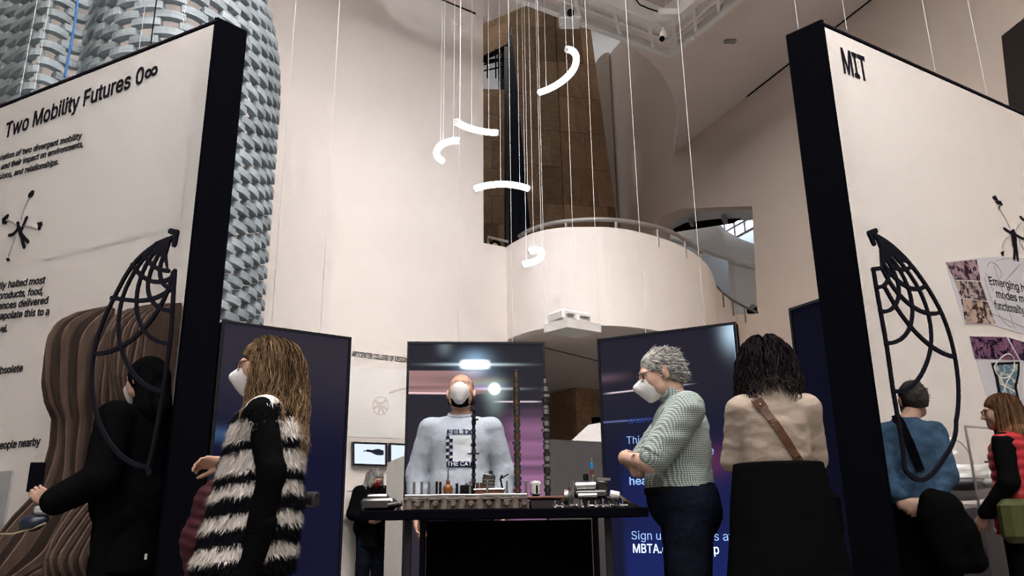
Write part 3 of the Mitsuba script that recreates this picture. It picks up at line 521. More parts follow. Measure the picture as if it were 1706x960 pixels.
def c_right(u, v):
    base = mikit.mix((.015, .014, .023), (.006, .007, .024), sm(.3, .9, v)); bl = sm(.10, .16, u)*sm(.97, .9, u)*sm(.55, 1.2, v)
    c = base+mi.Color3f(.002, .009, .08)*bl*(.25+.45*mikit.noise(u*3, v*3, 2.0)+.4*sm(1.25, 1.5, v))
    c = c+mi.Color3f(.75, .6, .65)*band_(v, .40-u*.02, .005)*sm(.72, .5, u)*sm(.01, .1, u)+mi.Color3f(.10, .12, .28)*band_(v, .60, .006)*sm(.45, .2, u)
    c = c+mi.Color3f(.07, .04, .05)*band_(v, .29, .03)*sm(.3, .05, u)
    tr = band_(u, .97, .07)*band_(v, .06, .12); c = c+mi.Color3f(.45, .62, .75)*tr+mi.Color3f(.25, .35, .5)*band_(u, .985, .008)*sm(.75, .1, v)
    return c+mi.Color3f(.07, .01, .02)*band_(u, .78, .1)*band_(v, .9, .1)
def c_left(u, v):
    base = mikit.mix((.026, .023, .034), (.005, .005, .022), sm(.2, .95, v))
    return base+mi.Color3f(.03, .07, .14)*band_(v, .80, .05)*sm(.5, .05, u)*.9
def c_dark(u, v): return mi.Color3f(.0025, .0028, .007)+mi.Color3f(0, 0, .003)*sm(0, 1, v)
kc, pcn, Wc = screen('tall video screen with two bright white spots, behind the man in the grey sweatshirt', (679, 570), (907, 571), c_mid, [(763, 570), (854, 570)])
ks, prs, Wr = screen('tall dark blue video screen with white text behind the man with crossed arms', (996, 566), (1226, 537), c_right, [(1076, 556), (1174, 543)])
kl_, pls, Wl = screen('tall dark blank video screen behind the woman in the striped fur', (370, 534), (584, 563), c_left, [(452, 545), (534, 556)])
kd, pds, Wd = screen('unlit navy screen seen edge-on beside the right black post', (1317, 515), (1392, 490), c_dark)
def scr_text(k, pl, lines, cap, col):
    for txt, a, b, bold in lines:
        m = text_on(pl, txt, a, b, cap=cap, bold=bold, off=.005); kk = nm(k+'__text_line'); emit(kk, m, col); labels[kk] = {'label': 'glowing white text line'}
scr_text(ks, prs, [('current', (1045, 706), (1119, 701), True)], .045, (.004, .025, .16))
scr_text(ks, prs, [('This commute will', (1044, 740), (1180, 733), False), ('save you valuable', (1046, 764), (1190, 757), False), ('time and reduce', (1046, 785), (1186, 780), True), ('health hazards', (1048, 808), (1178, 805), True)], .055, (.30, .48, .85))
scr_text(ks, prs, [('Sign up for Alerts at', (1052, 899), (1221, 901), False)], .058, (.35, .55, .95)); scr_text(ks, prs, [('MBTA.com/SignUp', (1054, 921), (1199, 923), True)], .06, (.8, .9, 1.1))
# ================================================================ ring lamps hung from the ceiling
LED = {'type': 'area', 'radiance': rgb(13.0, 14.0, 15.5)}
def ring_lamp(lab, px, z, cab, r=.042):
    k = thing('ring_lamp', lab, 'lamp'); P = np.array([at_z(*c, z) for c in px]); t = np.r_[0, np.cumsum(np.linalg.norm(np.diff(P, axis=0), axis=1))]; q = CubicSpline(t, P)(np.linspace(0, t[-1], 24))
    kk = nm(k+'__light_tube'); scene[kk] = {**mikit.ply(tube(q, r, 10), 'm_white', smooth=40), 'emitter': LED}
    for a in (0, -1):
        dv = q[a]-q[1 if a == 0 else -2]; dv /= np.linalg.norm(dv); add(k+'__end_cap', lathe([(0, 0), (r*.9, 0), (r*.9, .02), (0, .02)], 12, at=q[a]+dv*.002, axis=dv), 'm_whitepaint')
    for c in cab:
        a = at_z(*c, z); j = np.argmin(np.linalg.norm(q-a, axis=1)); add(k+'__suspension_cable', tube([q[j]+[0, 0, r*.9], q[j]*[1, 1, 0]+[0, 0, Z_CEIL-.002]], .0036, 5, cap=False), 'm_cable')
ring_lamp('largest curled white ring lamp, hanging in front of the stone tower', [(945, 82), (954, 85), (960, 97), (957, 112), (945, 128), (925, 143), (899, 154)], 6.2, [(955, 85), (910, 150)])
ring_lamp('white ring lamp above the shortest one, crossing the edge of the tall opening', [(760, 203), (775, 211), (795, 217), (812, 220), (828, 221)], 5.6, [(768, 206), (787, 215), (816, 220)])
ring_lamp('short bent white ring lamp hanging furthest left against the pale wall', [(764, 234), (748, 236), (735, 242), (728, 252), (729, 261), (737, 268)], 5.3, [(733, 243), (738, 240), (755, 235)])
ring_lamp('straight-looking white ring lamp hanging low before the dark lift shaft', [(793, 314), (812, 309), (836, 307), (860, 309), (879, 314)], 4.9, [(833, 307), (851, 308), (866, 310), (878, 314)])
ring_lamp('small white ring lamp hanging lowest, in front of the cream balcony', [(884, 418), (897, 417), (902, 426), (894, 434), (873, 440)], 4.0, [(887, 417), (900, 424), (876, 439)])
# loose cables
def cable(lab, a, b, d, r=.0045, m='m_cable'):
    p, q = at_dist(*a, d), at_dist(*b, d); q = p*[1, 1, 0]+[0, 0, q[2]]; one('cable', tube([p, q], r, 6, cap=False), m, lab, 'cable')
for px, dk in [((33, 158), 0), ((57, 149), 0), ((232, 80), 0), ((304, 51), 0)]:
    q = at_z(*px, ZP); add(kl+'__suspension_cable', tube([q, q*[1, 1, 0]+[0, 0, Z_CEIL-.002]], .0022, 5, cap=False), 'm_cable')
q = at_z(251, 73, ZP); add(kl+'__suspension_cable', tube([q, q*[1, 1, 0]+[0, 0, Z_CEIL-.002]], .0038, 5, cap=False), 'm_dark', label='dark cable')
for px in [(1330, 48), (1411, 51), (1558, 118), (1644, 157)]:
    q = at_z(*px, ZP); add(kr+'__suspension_cable', tube([q, q*[1, 1, 0]+[0, 0, Z_CEIL-.002]], .0022, 5, cap=False), 'm_cable')
bq = [at_z(109, 128, ZP)+[0, 0, .0], at_dist(113, 100, 4.75), at_dist(121, 60, 4.75), at_dist(126, 30, 4.75), at_dist(130, -5, 4.75)]
bq[0] = at_dist(108, 129, 4.75); bq.append(bq[-1]*[1, 1, 0]+[0, 0, Z_CEIL-.002]); one('power_cable', tube(bq, .007, 8, cap=False), 'm_bluecable', 'bright blue power cable dropping behind the top of the left display', 'cable')
# hanging projector shelf
pt = thing('projector', 'white projector on a square white tray hung in front of the balcony', 'projector')
zt_ = at_dist(945, 545, 7.4)[2]; cor = [at_z(*c, zt_)[:2] for c in [(906, 555), (945, 545), (1002, 554), (961, 564)]]
m = prism(sg.Polygon(cor), .085); m.apply_translation([0, 0, zt_]); add(pt+'__tray', m, 'm_whitepaint')
cen = np.mean(cor, axis=0); a1 = (cor[2]-cor[1]); a1 /= np.linalg.norm(a1); ang = math.atan2(a1[1], a1[0])
b = bevel_box((.36, .26, .11), .02); b.apply_transform(trimesh.transformations.rotation_matrix(ang, [0, 0, 1])); b.apply_translation([cen[0]-.03, cen[1]-.02, zt_+.085+.055]); add(pt+'__body', b, 'm_whitepaint')
nrm = np.array([a1[1], -a1[0], 0]); f0 = np.array([cen[0]-.03, cen[1]-.02, zt_+.14])+nrm*.131; a3 = np.r_[a1, 0]
add(pt+'__vent', bar(f0-a3*.14, f0-a3*.05, .07, .006, ref=(0, 0, 1)), 'm_plastic_grey'); add(pt+'__port_panel', bar(f0+a3*.02, f0+a3*.15, .05, .006), 'm_plastic_grey'); add(pt+'__port', bar(f0+a3*.08+nrm*.004, f0+a3*.12+nrm*.004, .02, .006), 'm_black')
for c in (cor[0], cor[2], cor[3]):
    c2 = np.r_[c*.94+cen*.06, zt_+.08]; add(pt+'__suspension_cable', tube([c2, c2*[1, 1, 0]+[0, 0, Z_CEIL-.002]], .003, 5, cap=False), 'm_cable')
# ================================================================ things behind and below
add('wall_left__lettering', text_on(wl, 'ARTCENTER COLLEGE OF DESIGN', (586, 594), (678, 604.5), cap=H(wl, (588, 594.5), (588, 586)), bold=True), 'm_ink', label='condensed black lettering ARTCENTER COLLEGE OF DESIGN')
pr = add('wall_left__projection', wl.put(prism(sg.Polygon([wl.uv(*c) for c in [(560, 608), (690, 619), (690, 732), (560, 727)]]), .004), .002), 'm_white', label='pale projected picture on the wall')
dif('m_faint', (.62, .57, .54)); add(pr+'__sketch', strokes(wl, [(.012, [(634+5*math.cos(a)*2.6, 676+15*math.sin(a)) for a in np.linspace(0, 6.28, 12)]), [(625, 668), (634, 672), (642, 668)], [(624, 680), (633, 677), (644, 682)], [(630, 690), (634, 680), (640, 690)], [(650, 655), (664, 650), (677, 648)]], .03, .007, .002), 'm_faint', label='faint sketch lines')
def wall_screen(lab, px, fig):
    k = thing('wall_monitor', lab, 'monitor'); P = sg.Polygon([wl.uv(*c) for c in px]); add(k+'__bezel', wl.put(prism(P.difference(P.buffer(-.022, join_style=2)), .05), .02), 'm_bezel'); add(k+'__housing', wl.put(prism(P.buffer(-.01, join_style=2), .03), .004), 'm_black')
    kk = k+'__display'; emit(kk, wl.put(prism(P.buffer(-.02, join_style=2), .004), .045), (.70, .80, .92))
    if fig: add(k+'__picture', strokes(wl, fig[0], .02, .051, .002, fills=fig[1]), 'm_darkblue', label='dark drawing of a winged vehicle')
wall_screen('small wall monitor with a dark winged shape, left of the grey partition', [(584, 737), (641, 739), (641, 778), (584, 776)], ([(.012, [(606, 752), (616, 751), (625, 752)]), (.03, [(612, 751), (618, 752)]), (.02, [(618, 752), (628, 757), (638, 757)])], [[(616, 751), (630, 748), (639, 751), (639, 757), (628, 758)]]))
wall_screen('small wall monitor half hidden by the slanted grey partition', [(645, 739), (684, 741), (684, 800), (645, 796)], None)
# low partitions, display shelf
def upright(name, lab, cat_, px, d, mat_, th=.06, kind=None):
    P = np.array([at_dist(x, y, d) for x, y in px]); B = P*[1, 1, 0]; dv = P[-1]-P[0]; nn = np.array([-dv[1], dv[0], 0]); nn /= np.linalg.norm(nn); nn *= np.sign(nn[1])
    V = np.vstack([P, B, P+nn*th, B+nn*th]); return one(name, trimesh.convex.convex_hull(V), mat_, lab, cat_)
dif('m_partition', (.42, .40, .38)); dif('m_partition_dark', (.085, .08, .082)); dif('m_shelf', (.70, .66, .62))
upright('partition', 'light grey partition with a slanted top, left of the central screen', 'partition', [(645, 771), (692, 752)], 9.0, 'm_partition')
upright('partition', 'dark grey low partition between the central and right screens', 'partition', [(890, 731), (1015, 737)], 8.5, 'm_partition_dark')
bl_ = thing('display_shelf', 'white display shelf along the left wall behind the woman with the red mask', 'shelf')
sA, sB = wl.uv(540, 830), wl.uv(672, 842); zsh = .98
add(bl_+'__top', wl.put(prism(sg.box(sA[0]-.3, zsh-.06, sB[0], zsh), .55), .0), 'm_shelf'); add(bl_+'__front', wl.put(prism(sg.box(sA[0]-.3, 0, sB[0], zsh-.06), .5), 0), 'm_shelf')
ub = wl.uv(588, 820)[0]
def case(lab, u, w, h, dep, off):
    k = thing('model_case', lab, 'display case'); add(k+'__base', wl.put(prism(sg.box(u, zsh, u+w, zsh+.05), dep), off), 'm_plastic_grey'); add(k+'__model', cat([wl.put(bevel_box((w*.7, h*.28, dep*.5), .02, (u+w/2, zsh+.05+h*.14, dep/2)), off), wl.put(bevel_box((w*.4, h*.2, dep*.4), .02, (u+w/2, zsh+.05+h*.38, dep/2)), off)]), 'm_partition')
    add(k+'__lid', wl.put(prism(sg.box(u, zsh+h, u+w, zsh+h+.015), dep), off), 'm_plastic_pale')
    for uu in (u, u+w-.012): add(k+'__post', wl.put(prism(sg.box(uu, zsh+.05, uu+.012, zsh+h), .012), off+dep-.012), 'm_plastic_pale')
case('model display case on the shelf left of the woman with the red mask', ub-.12, .42, .26, .34, .1)
# stone wall and white wedge seen under the balcony
us = thing('stone_wall', 'brown limestone corner wall under the balcony between the two right screens', 'wall')
zc = zb; e0, e1, e2 = at_z(906, 660, zc), at_z(957, 646, zc), at_z(1012, 652, zc)
cc_ = []
for a, b_, nu in ((e0, e1, 2), (e1, e2, 2)):
    a2, b2 = a*1, b_*1; cc_.append(tile_face(us, (a2, b2, b2*[1, 1, 0], a2*[1, 1, 0]), nu, 3, 0, ['m_tile2', 'm_tile3']))
scene[us] = mikit.ply(cat(cc_), 'm_joint')
wd = np.array([at_dist(x, y, d) for d in (9.6, 10.6) for x, y in [(950, 736), (980, 708), (1012, 702), (1030, 745)]]); wd = np.vstack([wd, wd*[1, 1, 0]]); one('show_car', trimesh.convex.convex_hull(wd), 'm_white', 'white wedge-nosed car body behind the dark grey partition', 'model')
vg = thing('wall_vent', 'small grey vent frame low on the brown stone wall', 'vent'); o = at_dist(992, 702, np.linalg.norm((e2*.7+e1*.3)[:2])-.12)
add(vg+'__frame', bevel_box((.34, .04, .22), .01, o), 'm_plastic_grey'); add(vg+'__grille', box(o-[.14, .03, .08], o+[.14, -.015, .08]), 'm_dark')
pf = thing('picture', 'small blue picture partly hidden by the dark-haired woman', 'picture'); pu, pv = wr.uv(1243, 596); pu2, pv2 = wr.uv(1262, 625); add(pf+'__frame', wr.put(prism(sg.box(pu, pv2, pu2, pv), .03)), 'm_rail'); add(pf+'__print', wr.put(prism(sg.box(pu+.03, pv2+.03, pu2-.03, pv-.03), .006), .03), 'm_cool')
# ================================================================ the table with engine parts
ZT = .932; tA, tB = at_dist(598, 851, 3.75), at_dist(1080, 853, 3.75); ty = (tA[1]+tB[1])/2
dif('m_leg', (.035, .033, .037)); tb = thing('table', 'long black table holding the engine parts', 'table'); x0, x1, y0, y1 = tA[0], tB[0], ty, ty+.80
add(tb+'__top', bevel_box((x1-x0, y1-y0, .042), .004, ((x0+x1)/2, (y0+y1)/2, ZT-.021)), 'm_tabletop' if 'm_tabletop' in scene else 'm_black')
def at_table(px, dy): return np.array([at_dist(px, 850, 1.0)[0]/at_dist(px, 850, 1.0)[1]*(ty+dy), ty+dy, ZT])
xl, xr = at_table(682, .12)[0], at_table(1011, .12)[0]
for x in (xl, xr):
    for y in (y0+.1, y1-.1): add(tb+'__leg', bevel_box((.03, .03, ZT-.042), .004, (x, y, (ZT-.042)/2)), 'm_leg')
add(tb+'__back_panel', box((xl+.03, y1-.2, .02), (xr-.03, y1-.17, ZT-.05)), 'm_black')
def cyl(r, h, at, axis=None, n=16, b=None): b = b or min(r, h)*.12; return lathe([(0, 0), (r-b, 0), (r, b), (r, h-b), (r-b, h), (0, h)], n, at=at, axis=axis)
# cylinder head
def at_t(px, y, dy): q = at_table(px, dy); s = at_dist(px, y, math.hypot(q[0], q[1])); return np.r_[q[:2], s[2]]
dif('m_alu', mikit.proc(lambda p, n, uv: mi.Color3f(.21, .175, .15)*(.2+1.3*mikit.fbm(p.x*40, p.y*40, p.z*40, octaves=3))))
ch = thing('cylinder_head', 'long rusty silver cylinder head lying along the front of the table', 'engine part'); a, b_ = at_table(672, .06), at_table(880, .06); L = b_[0]-a[0]
add(ch+'__block', bevel_box((L, .13, .040), .004, ((a[0]+b_[0])/2, a[1]+.07, ZT+.020)), 'm_alu'); add(ch+'__flange', bevel_box((L-.004, .125, .014), .003, ((a[0]+b_[0])/2, a[1]+.07, ZT+.062)), 'm_steel')
for i in range(7):
    x = a[0]+L*(i+.3)/7; add(ch+'__rib', cyl(.017, .055, (x, a[1]+.004, ZT+.001), n=12), 'm_alu'); add(ch+'__port', cyl(.013, .012, (x+.040, a[1]+.004, ZT+.028), axis=[0, -1, 0], n=12), 'm_alu')
add(ch+'__bearing_rail', bevel_box((L, .02, .012), .003, ((a[0]+b_[0])/2, a[1]+.0, ZT+.048)), 'm_alu')
for px in (689, 702, 714, 727, 783, 812, 845, 877): add(ch+'__stud', cyl(.0055, .062, at_table(px, .10)+[0, 0, .066], n=10), 'm_steel' if px not in (727,) else 'm_dark', smooth=40)
# camshafts standing on end
def camshaft(lab, px, ytop, dy, r, n, m1, m2, seed):
    k = thing('camshaft', lab, 'engine part'); o = at_table(px, dy); top = at_t(px, ytop, dy)[2]; h = top-ZT; rr = np.random.default_rng(seed)
    add(k+'__base', lathe([(0, 0), (r*3, 0), (r*3, .012), (r*1.6, .03), (r*1.3, .05), (0, .05)], 20, at=o), m2, smooth=40); add(k+'__shaft', cyl(r, h-.04, o+[0, 0, .04]), m1, smooth=40)
    for i in range(n):
        z = .07+(h-.10)*(i+.5)/n; ang = rr.random()*6.28; hh = .014+.010*(i % 2)
        pts = [np.array([r*1.42*math.cos(t), r*1.42*math.sin(t), zz]) for t in np.linspace(0, 6.28, 15)[:-1] for zz in (0, hh)]
        if i % 2 == 0: pts += [np.array([r*1.15*math.cos(t)+r*.75*math.cos(ang), r*1.15*math.sin(t)+r*.75*math.sin(ang), zz]) for t in np.linspace(0, 6.28, 9)[:-1] for zz in (0, hh)]
        m = trimesh.convex.convex_hull(np.array(pts)); m.apply_translation(o+[0, 0, z]); add(k+('__lobe' if i % 2 == 0 else '__collar'), m, m2 if i % 3 else m1, smooth=30)
    add(k+'__tip', cyl(r*.7, .02, o+[0, 0, h]), m2)
    return k
camshaft('tallest bronze camshaft standing in the middle of the table', 863, 622, .35, .0125, 20, 'm_brassy', 'm_dark_steel', 1)
camshaft('dark steel camshaft standing on the dark box near the right of the table', 913, 638, .30, .0125, 18, 'm_gunmetal', 'm_steel', 2)
k = camshaft('slim black camshaft standing in front of the man in the sweatshirt', 789, 668, .25, .0075, 12, 'm_dark', 'm_gunmetal', 3)
o = at_t(794, 757, .25); add(k+'__disc', lathe([(0, 0), (.03, .004), (.03, .007), (0, .010)], 20, at=at_t(789, 758, .25)), 'm_gunmetal', smooth=40); add(k+'__peg', tube([at_t(789, 699, .25), at_t(797, 699, .25)], .004, 8), 'm_dark')
# amber handled awl
mat('m_amber', (.16, .055, .01), .2, clearcoat=.6); mat('m_rust', (.13, .045, .025), .5); mat('m_bluepl', (.02, .22, .55), .3)
k = thing('awl', 'amber-handled awl standing point up on the cylinder head', 'tool'); o = at_t(746, 826, .13); s_ = .0029
add(k+'__handle', lathe([(0, 0), (.012, .002), (.021, .015), (.023, .032), (.018, .044), (.009, .050), (0, .051)], 20, at=o), 'm_amber', smooth=50); add(k+'__ferrule', lathe([(0, .05), (.009, .05), (.009, .066), (.006, .07), (0, .07)], 16, at=o), 'm_rust', smooth=40)
add(k+'__blade', tube([o+[0, 0, .068], o+[0, 0, .10], o+[0, 0, .19]], [.0045, .003, .0012], 8), 'm_steel', smooth=40)
def simple(name, lab, cat_, parts):
    k = thing(name, lab, cat_)
    for pn, m, mm in parts: add(k+'__'+pn, m, mm, smooth=40)
    return k
o = at_t(631, 851, .14); 
simple('valve_cover', 'grey metal valve cover with a pale lid at the left end of the table', 'engine part', [('body', bevel_box((.155, .11, .055), .012, o+[0, 0, .028]), 'm_dark_steel'), ('lid', bevel_box((.10, .08, .020), .009, o+[-.004, 0, .064]), 'm_steel'), ('pipe', tube([o+[.05, -.05, .02], o+[.115, -.055, .03]], .012, 10), 'm_dark_steel')])
o = at_t(664, 851, .1); simple('valve_spring', 'small dark coil springs between the valve cover and the cylinder head', 'spring', [('coil', tube([o+[.009*math.cos(a), .009*math.sin(a), .004+a*.0011] for a in np.linspace(0, 31, 90)], .002, 5), 'm_gunmetal'), ('seat', cyl(.013, .006, o), 'm_dark_steel')])
o = at_t(777, 850, .38); simple('ignition_box', 'black ignition box beside the slim black camshaft', 'box', [('body', bevel_box((.062, .05, .10), .006, o+[0, 0, .07]), 'm_dark'), ('stand', cyl(.012, .03, o), 'm_dark'), ('terminal', cyl(.006, .012, o+[0, 0, .12]), 'm_steel')])
o = at_t(799, 850, .33); simple('distributor_cap', 'rust-red distributor cap behind the cylinder head', 'engine part', [('body', cyl(.024, .10, o), 'm_rust'), ('tower', cyl(.008, .03, o+[-.010, 0, .10]), 'm_rust'), ('tower', cyl(.008, .03, o+[.010, 0, .10]), 'm_rust')])
o = at_t(813, 850, .42); rot = trimesh.transformations.rotation_matrix(.12, [0, 1, 0]); bb = bevel_box((.062, .03, .14), .006); bb.apply_transform(rot); bb.apply_translation(o+[0, 0, .105])
simple('radiator_core', 'slightly tilted grey finned core behind the cylinder head', 'engine part', [('body', bb, 'm_dark_steel'), ('cap', cyl(.01, .02, o+[.015, 0, .172]), 'm_gunmetal'), ('foot', bevel_box((.05, .05, .035), .005, o+[0, 0, .0176]), 'm_dark')]+[('fin', bar(o+[-.03+.004*0, -.018, .05+.016*i], o+[.034, -.018, .05+.016*i], .004, .004), 'm_steel') for i in range(7)])
o = at_t(815, 850, .20); simple('float_chamber', 'red-brown float chamber with a steel cover behind the studs', 'engine part', [('body', bevel_box((.14, .05, .045), .01, o+[0, 0, .068]), 'm_rust'), ('cover', bevel_box((.15, .055, .008), .003, o+[0, 0, .095]), 'm_steel'), ('stand', bevel_box((.12, .05, .045), .005, o+[0, 0, .0226]), 'm_dark')])
o = at_t(838, 850, .40); simple('breaker_arm', 'thin black bent lever left of the tallest camshaft', 'lever', [('rod', tube([o, o+[0, 0, .1], o+[-.012, 0, .15], o+[-.002, 0, .17]], .0045, 8), 'm_dark'), ('arm', tube([o+[-.012, 0, .15], o+[.03, 0, .175]], .003, 8), 'm_dark'), ('foot', cyl(.014, .012, o), 'm_dark'), ('knob', cyl(.008, .014, o+[.004, -.003, .09]), 'm_dark')])
for i, (px, y) in enumerate([(733, 803), (761, 806), (800, 826)]): o = at_table(px, .28); one('push_rod', cyl(.006, at_t(px, y, .28)[2]-ZT, o), 'm_dark', ['short black rod just left of the amber awl', 'black rod just right of the amber awl', 'short dark rod hidden behind the slim camshaft'][i], 'rod', smooth=40)
a, b_ = at_t(882, 851, .14), at_t(936, 851, .14)
simple('oil_pan', 'low dark rusty pan to the right of the cylinder head', 'engine part', [('body', bevel_box((b_[0]-a[0], .16, .050), .008, (a+b_)/2+[0, .03, .025]), 'm_rust2' if 'm_rust2' in scene else 'm_gunmetal'), ('rim', bevel_box((b_[0]-a[0]+.012, .17, .012), .003, (a+b_)/2+[0, .03, .058]), 'm_rust')])
o = at_t(893, 850, .46); simple('piston', 'pale piston with a dark slot behind the rusty pan', 'engine part', [('skirt', cyl(.028, .055, o+[0, 0, .075]), 'm_white'), ('crown', lathe([(0, .055), (.028, .055), (.024, .066), (0, .07)], 20, at=o+[0, 0, .075]), 'm_white'), ('stand', cyl(.018, .075, o), 'm_dark'), ('slot', bevel_box((.008, .006, .04), .001, o+[.006, -.028, .1]), 'm_black')])
for i, (px, y, mm) in enumerate([(939, 818, 'm_rust'), (943, 816, 'm_white'), (949, 812, 'm_rust'), (954, 826, 'm_steel')]): o = at_table(px, .25); k = thing('tube', ['red-brown tube standing right of the rusty pan', 'pale thin tube in the middle of the standing tubes', 'dark red tube right of the pale thin tube', 'short steel stem beside the carburettor'][i], 'engine part'); h_ = at_t(px, y, .25)[2]-ZT; add(k+'__stem', cyl(.0055, h_, o), mm, smooth=40); add(k+'__foot', cyl(.011, .008, o), 'm_gunmetal')
# carburettor
o = at_t(985, 851, .20); S = lambda dx, dy, dz: o+np.array([dx, dy, dz])
k = simple('carburettor', 'shiny steel carburettor at the right end of the table', 'engine part', [('body', bevel_box((.15, .09, .035), .008, S(0, 0, .075)), 'm_dark_steel'), ('barrel', cyl(.020, .10, S(-.075, -.02, .112), axis=[1, 0, 0]), 'm_steel'), ('barrel', cyl(.014, .09, S(-.065, -.05, .066), axis=[1, 0, 0]), 'm_steel'), ('flange', bevel_box((.012, .08, .085), .004, S(-.085, 0, .095)), 'm_steel'), ('bell', lathe([(0, 0), (.028, 0), (.036, .012), (.03, .03), (0, .03)], 20, at=S(-.098, 0, .06), axis=[-1, 0, .1]), 'm_steel'),
    ('chamber', bevel_box((.055, .07, .055), .01, S(.055, 0, .11)), 'm_gunmetal'), ('lever', bar(S(.03, -.05, .145), S(.09, -.05, .140), .01, .012), 'm_steel'), ('screw', cyl(.006, .03, S(.012, -.02, .13)), 'm_steel'), ('cap', cyl(.013, .030, S(-.018, .02, .14)), 'm_dark'), ('stand', bevel_box((.10, .07, .06), .008, S(.0, .01, .03)), 'm_gunmetal'), ('pipe', tube([S(.07, -.03, .06), S(.10, -.05, .05), S(.11, -.05, .01)], .008, 8), 'm_gunmetal'), ('pipe', tube([S(-.05, -.05, .05), S(-.05, -.06, .01)], .006, 8), 'm_steel')])
k = simple('spark_plug', 'spark plug with a bright blue body standing on the carburettor', 'spark plug', [('thread', cyl(.008, .02, S(.010, 0, .160), n=12), 'm_rust'), ('nut', cyl(.010, .014, S(.010, 0, .178), n=6), 'm_rust'), ('insulator', cyl(.009, .030, S(.010, 0, .192)), 'm_bluepl'), ('terminal', cyl(.004, .02, S(.010, 0, .222)), 'm_steel')])
o = at_t(1026, 851, .17); simple('fuel_pump', 'pale metal elbow part with a copper tip near the table end', 'engine part', [('body', bevel_box((.035, .04, .06), .012, o+[-.012, 0, .04]), 'm_pale_metal' if 'm_pale_metal' in scene else 'm_steel'), ('head', cyl(.02, .045, o+[-.025, 0, .075], axis=[1, 0, -.2]), 'm_white'), ('neck', tube([o+[.01, 0, .07], o+[.045, 0, .045]], .012, 10), 'm_steel'), ('tip', tube([o+[.045, 0, .045], o+[.07, 0, .03]], [.010, .006], 10), 'm_amber'), ('foot', cyl(.022, .015, o+[-.012, 0, 0]), 'm_gunmetal')])
o = at_t(1048, 852, .15); bl2 = lathe([(0, 0), (.06, 0), (.062, .008), (.045, .026), (.02, .034), (0, .035)], 24, at=o); one('rubber_boot', bl2, 'm_dark', 'flat black rubber boot at the far right of the table', 'rubber boot', smooth=40)
# loose bolts and nuts in front of the carburettor
for i in range(26):
    px = 924+i*4.5+rng.uniform(-2.5, 2.5); o = at_table(px, [.03, .075, .115][i % 3]+rng.uniform(-.012, .012)); kk = thing('bolt', *(('small dark bolt among those scattered before the carburettor', 'bolt', 'loose dark bolts on the table') if i % 3 == 2 else ('small bright steel bolt among those scattered before the carburettor', 'bolt', 'loose steel bolts on the table'))); h_ = rng.uniform(.010, .026)
    mm = ['m_steel', 'm_steel', 'm_dark_steel'][i % 3]; lying = i % 5 not in (0, 3); a_ = rng.uniform(0, 6.28); R4 = np.eye(4)
    if lying: R4 = M4([0, 0, .0087], [0, 0, 1], [-math.sin(a_), math.cos(a_), 0], [-math.cos(a_), -math.sin(a_), 0])
    R4[:3, 3] += o
    for nm_, m_, sm_b in (('__head', cyl(.0085, .008, (0, 0, 0), n=6), False), ('__shank', cyl(.0045, h_+.008*lying, (0, 0, .0075), n=10), 40)): m_.apply_transform(R4); add(kk+nm_, m_, mm, smooth=sm_b)
# ================================================================ people: bodies as smooth blended volumes, meshed on a grid
def nets(D, lo, h):
    s = D < 0; n = np.array(D.shape)
    c8 = [s[i:n[0]-1+i, j:n[1]-1+j, k:n[2]-1+k] for i in (0, 1) for j in (0, 1) for k in (0, 1)]
    al, an = c8[0].copy(), c8[0].copy()
    for c in c8[1:]: al &= c; an |= c
    act = an & ~al; idx = np.argwhere(act); num = np.full(act.shape, -1, np.int32); num[act] = np.arange(len(idx))
    cor = np.array([[i, j, k] for i in (0, 1) for j in (0, 1) for k in (0, 1)])
    v = np.stack([D[idx[:, 0]+c[0], idx[:, 1]+c[1], idx[:, 2]+c[2]] for c in cor], 1)
    P = np.zeros((len(idx), 3)); W = np.zeros(len(idx))
    for a in range(8):
        for b in range(a+1, 8):
            if np.abs(cor[a]-cor[b]).sum() != 1: continue
            m = (v[:, a] < 0) != (v[:, b] < 0); t = v[m, a]/(v[m, a]-v[m, b]); P[m] += cor[a]+(cor[b]-cor[a])*t[:, None]; W[m] += 1
    V = lo+(idx+P/W[:, None])*h; F = []
    for ax in range(3):
        o1, o2 = [(1, 2), (2, 0), (0, 1)][ax]; sl = [slice(None)]*3; sl2 = [slice(None)]*3; sl[ax] = slice(0, -1); sl2[ax] = slice(1, None)
        ch = s[tuple(sl)] != s[tuple(sl2)]; e = np.argwhere(ch); e = e[(e[:, o1] > 0) & (e[:, o2] > 0) & (e[:, o1] < n[o1]-1) & (e[:, o2] < n[o2]-1)]
        ins = s[e[:, 0], e[:, 1], e[:, 2]]; q = []
        for d1, d2 in ((-1, -1), (0, -1), (0, 0), (-1, 0)):
            c = e.copy(); c[:, o1] += d1; c[:, o2] += d2; q.append(num[c[:, 0], c[:, 1], c[:, 2]])
        q = np.stack(q, 1); q[~ins] = q[~ins][:, ::-1]; F += [q[:, [0, 1, 2]], q[:, [0, 2, 3]]]
    F = np.vstack(F); F = F[(F >= 0).all(1)]
    return V, F
def rotm(yaw=0, pitch=0, roll=0):
    c, s = math.cos, math.sin; y, p, r = map(math.radians, (yaw, pitch, roll))
    Z = np.array([[c(y), -s(y), 0], [s(y), c(y), 0], [0, 0, 1]]); X = np.array([[1, 0, 0], [0, c(p), -s(p)], [0, s(p), c(p)]]); Y = np.array([[c(r), 0, s(r)], [0, 1, 0], [-s(r), 0, c(r)]])
    return Z @ X @ Y
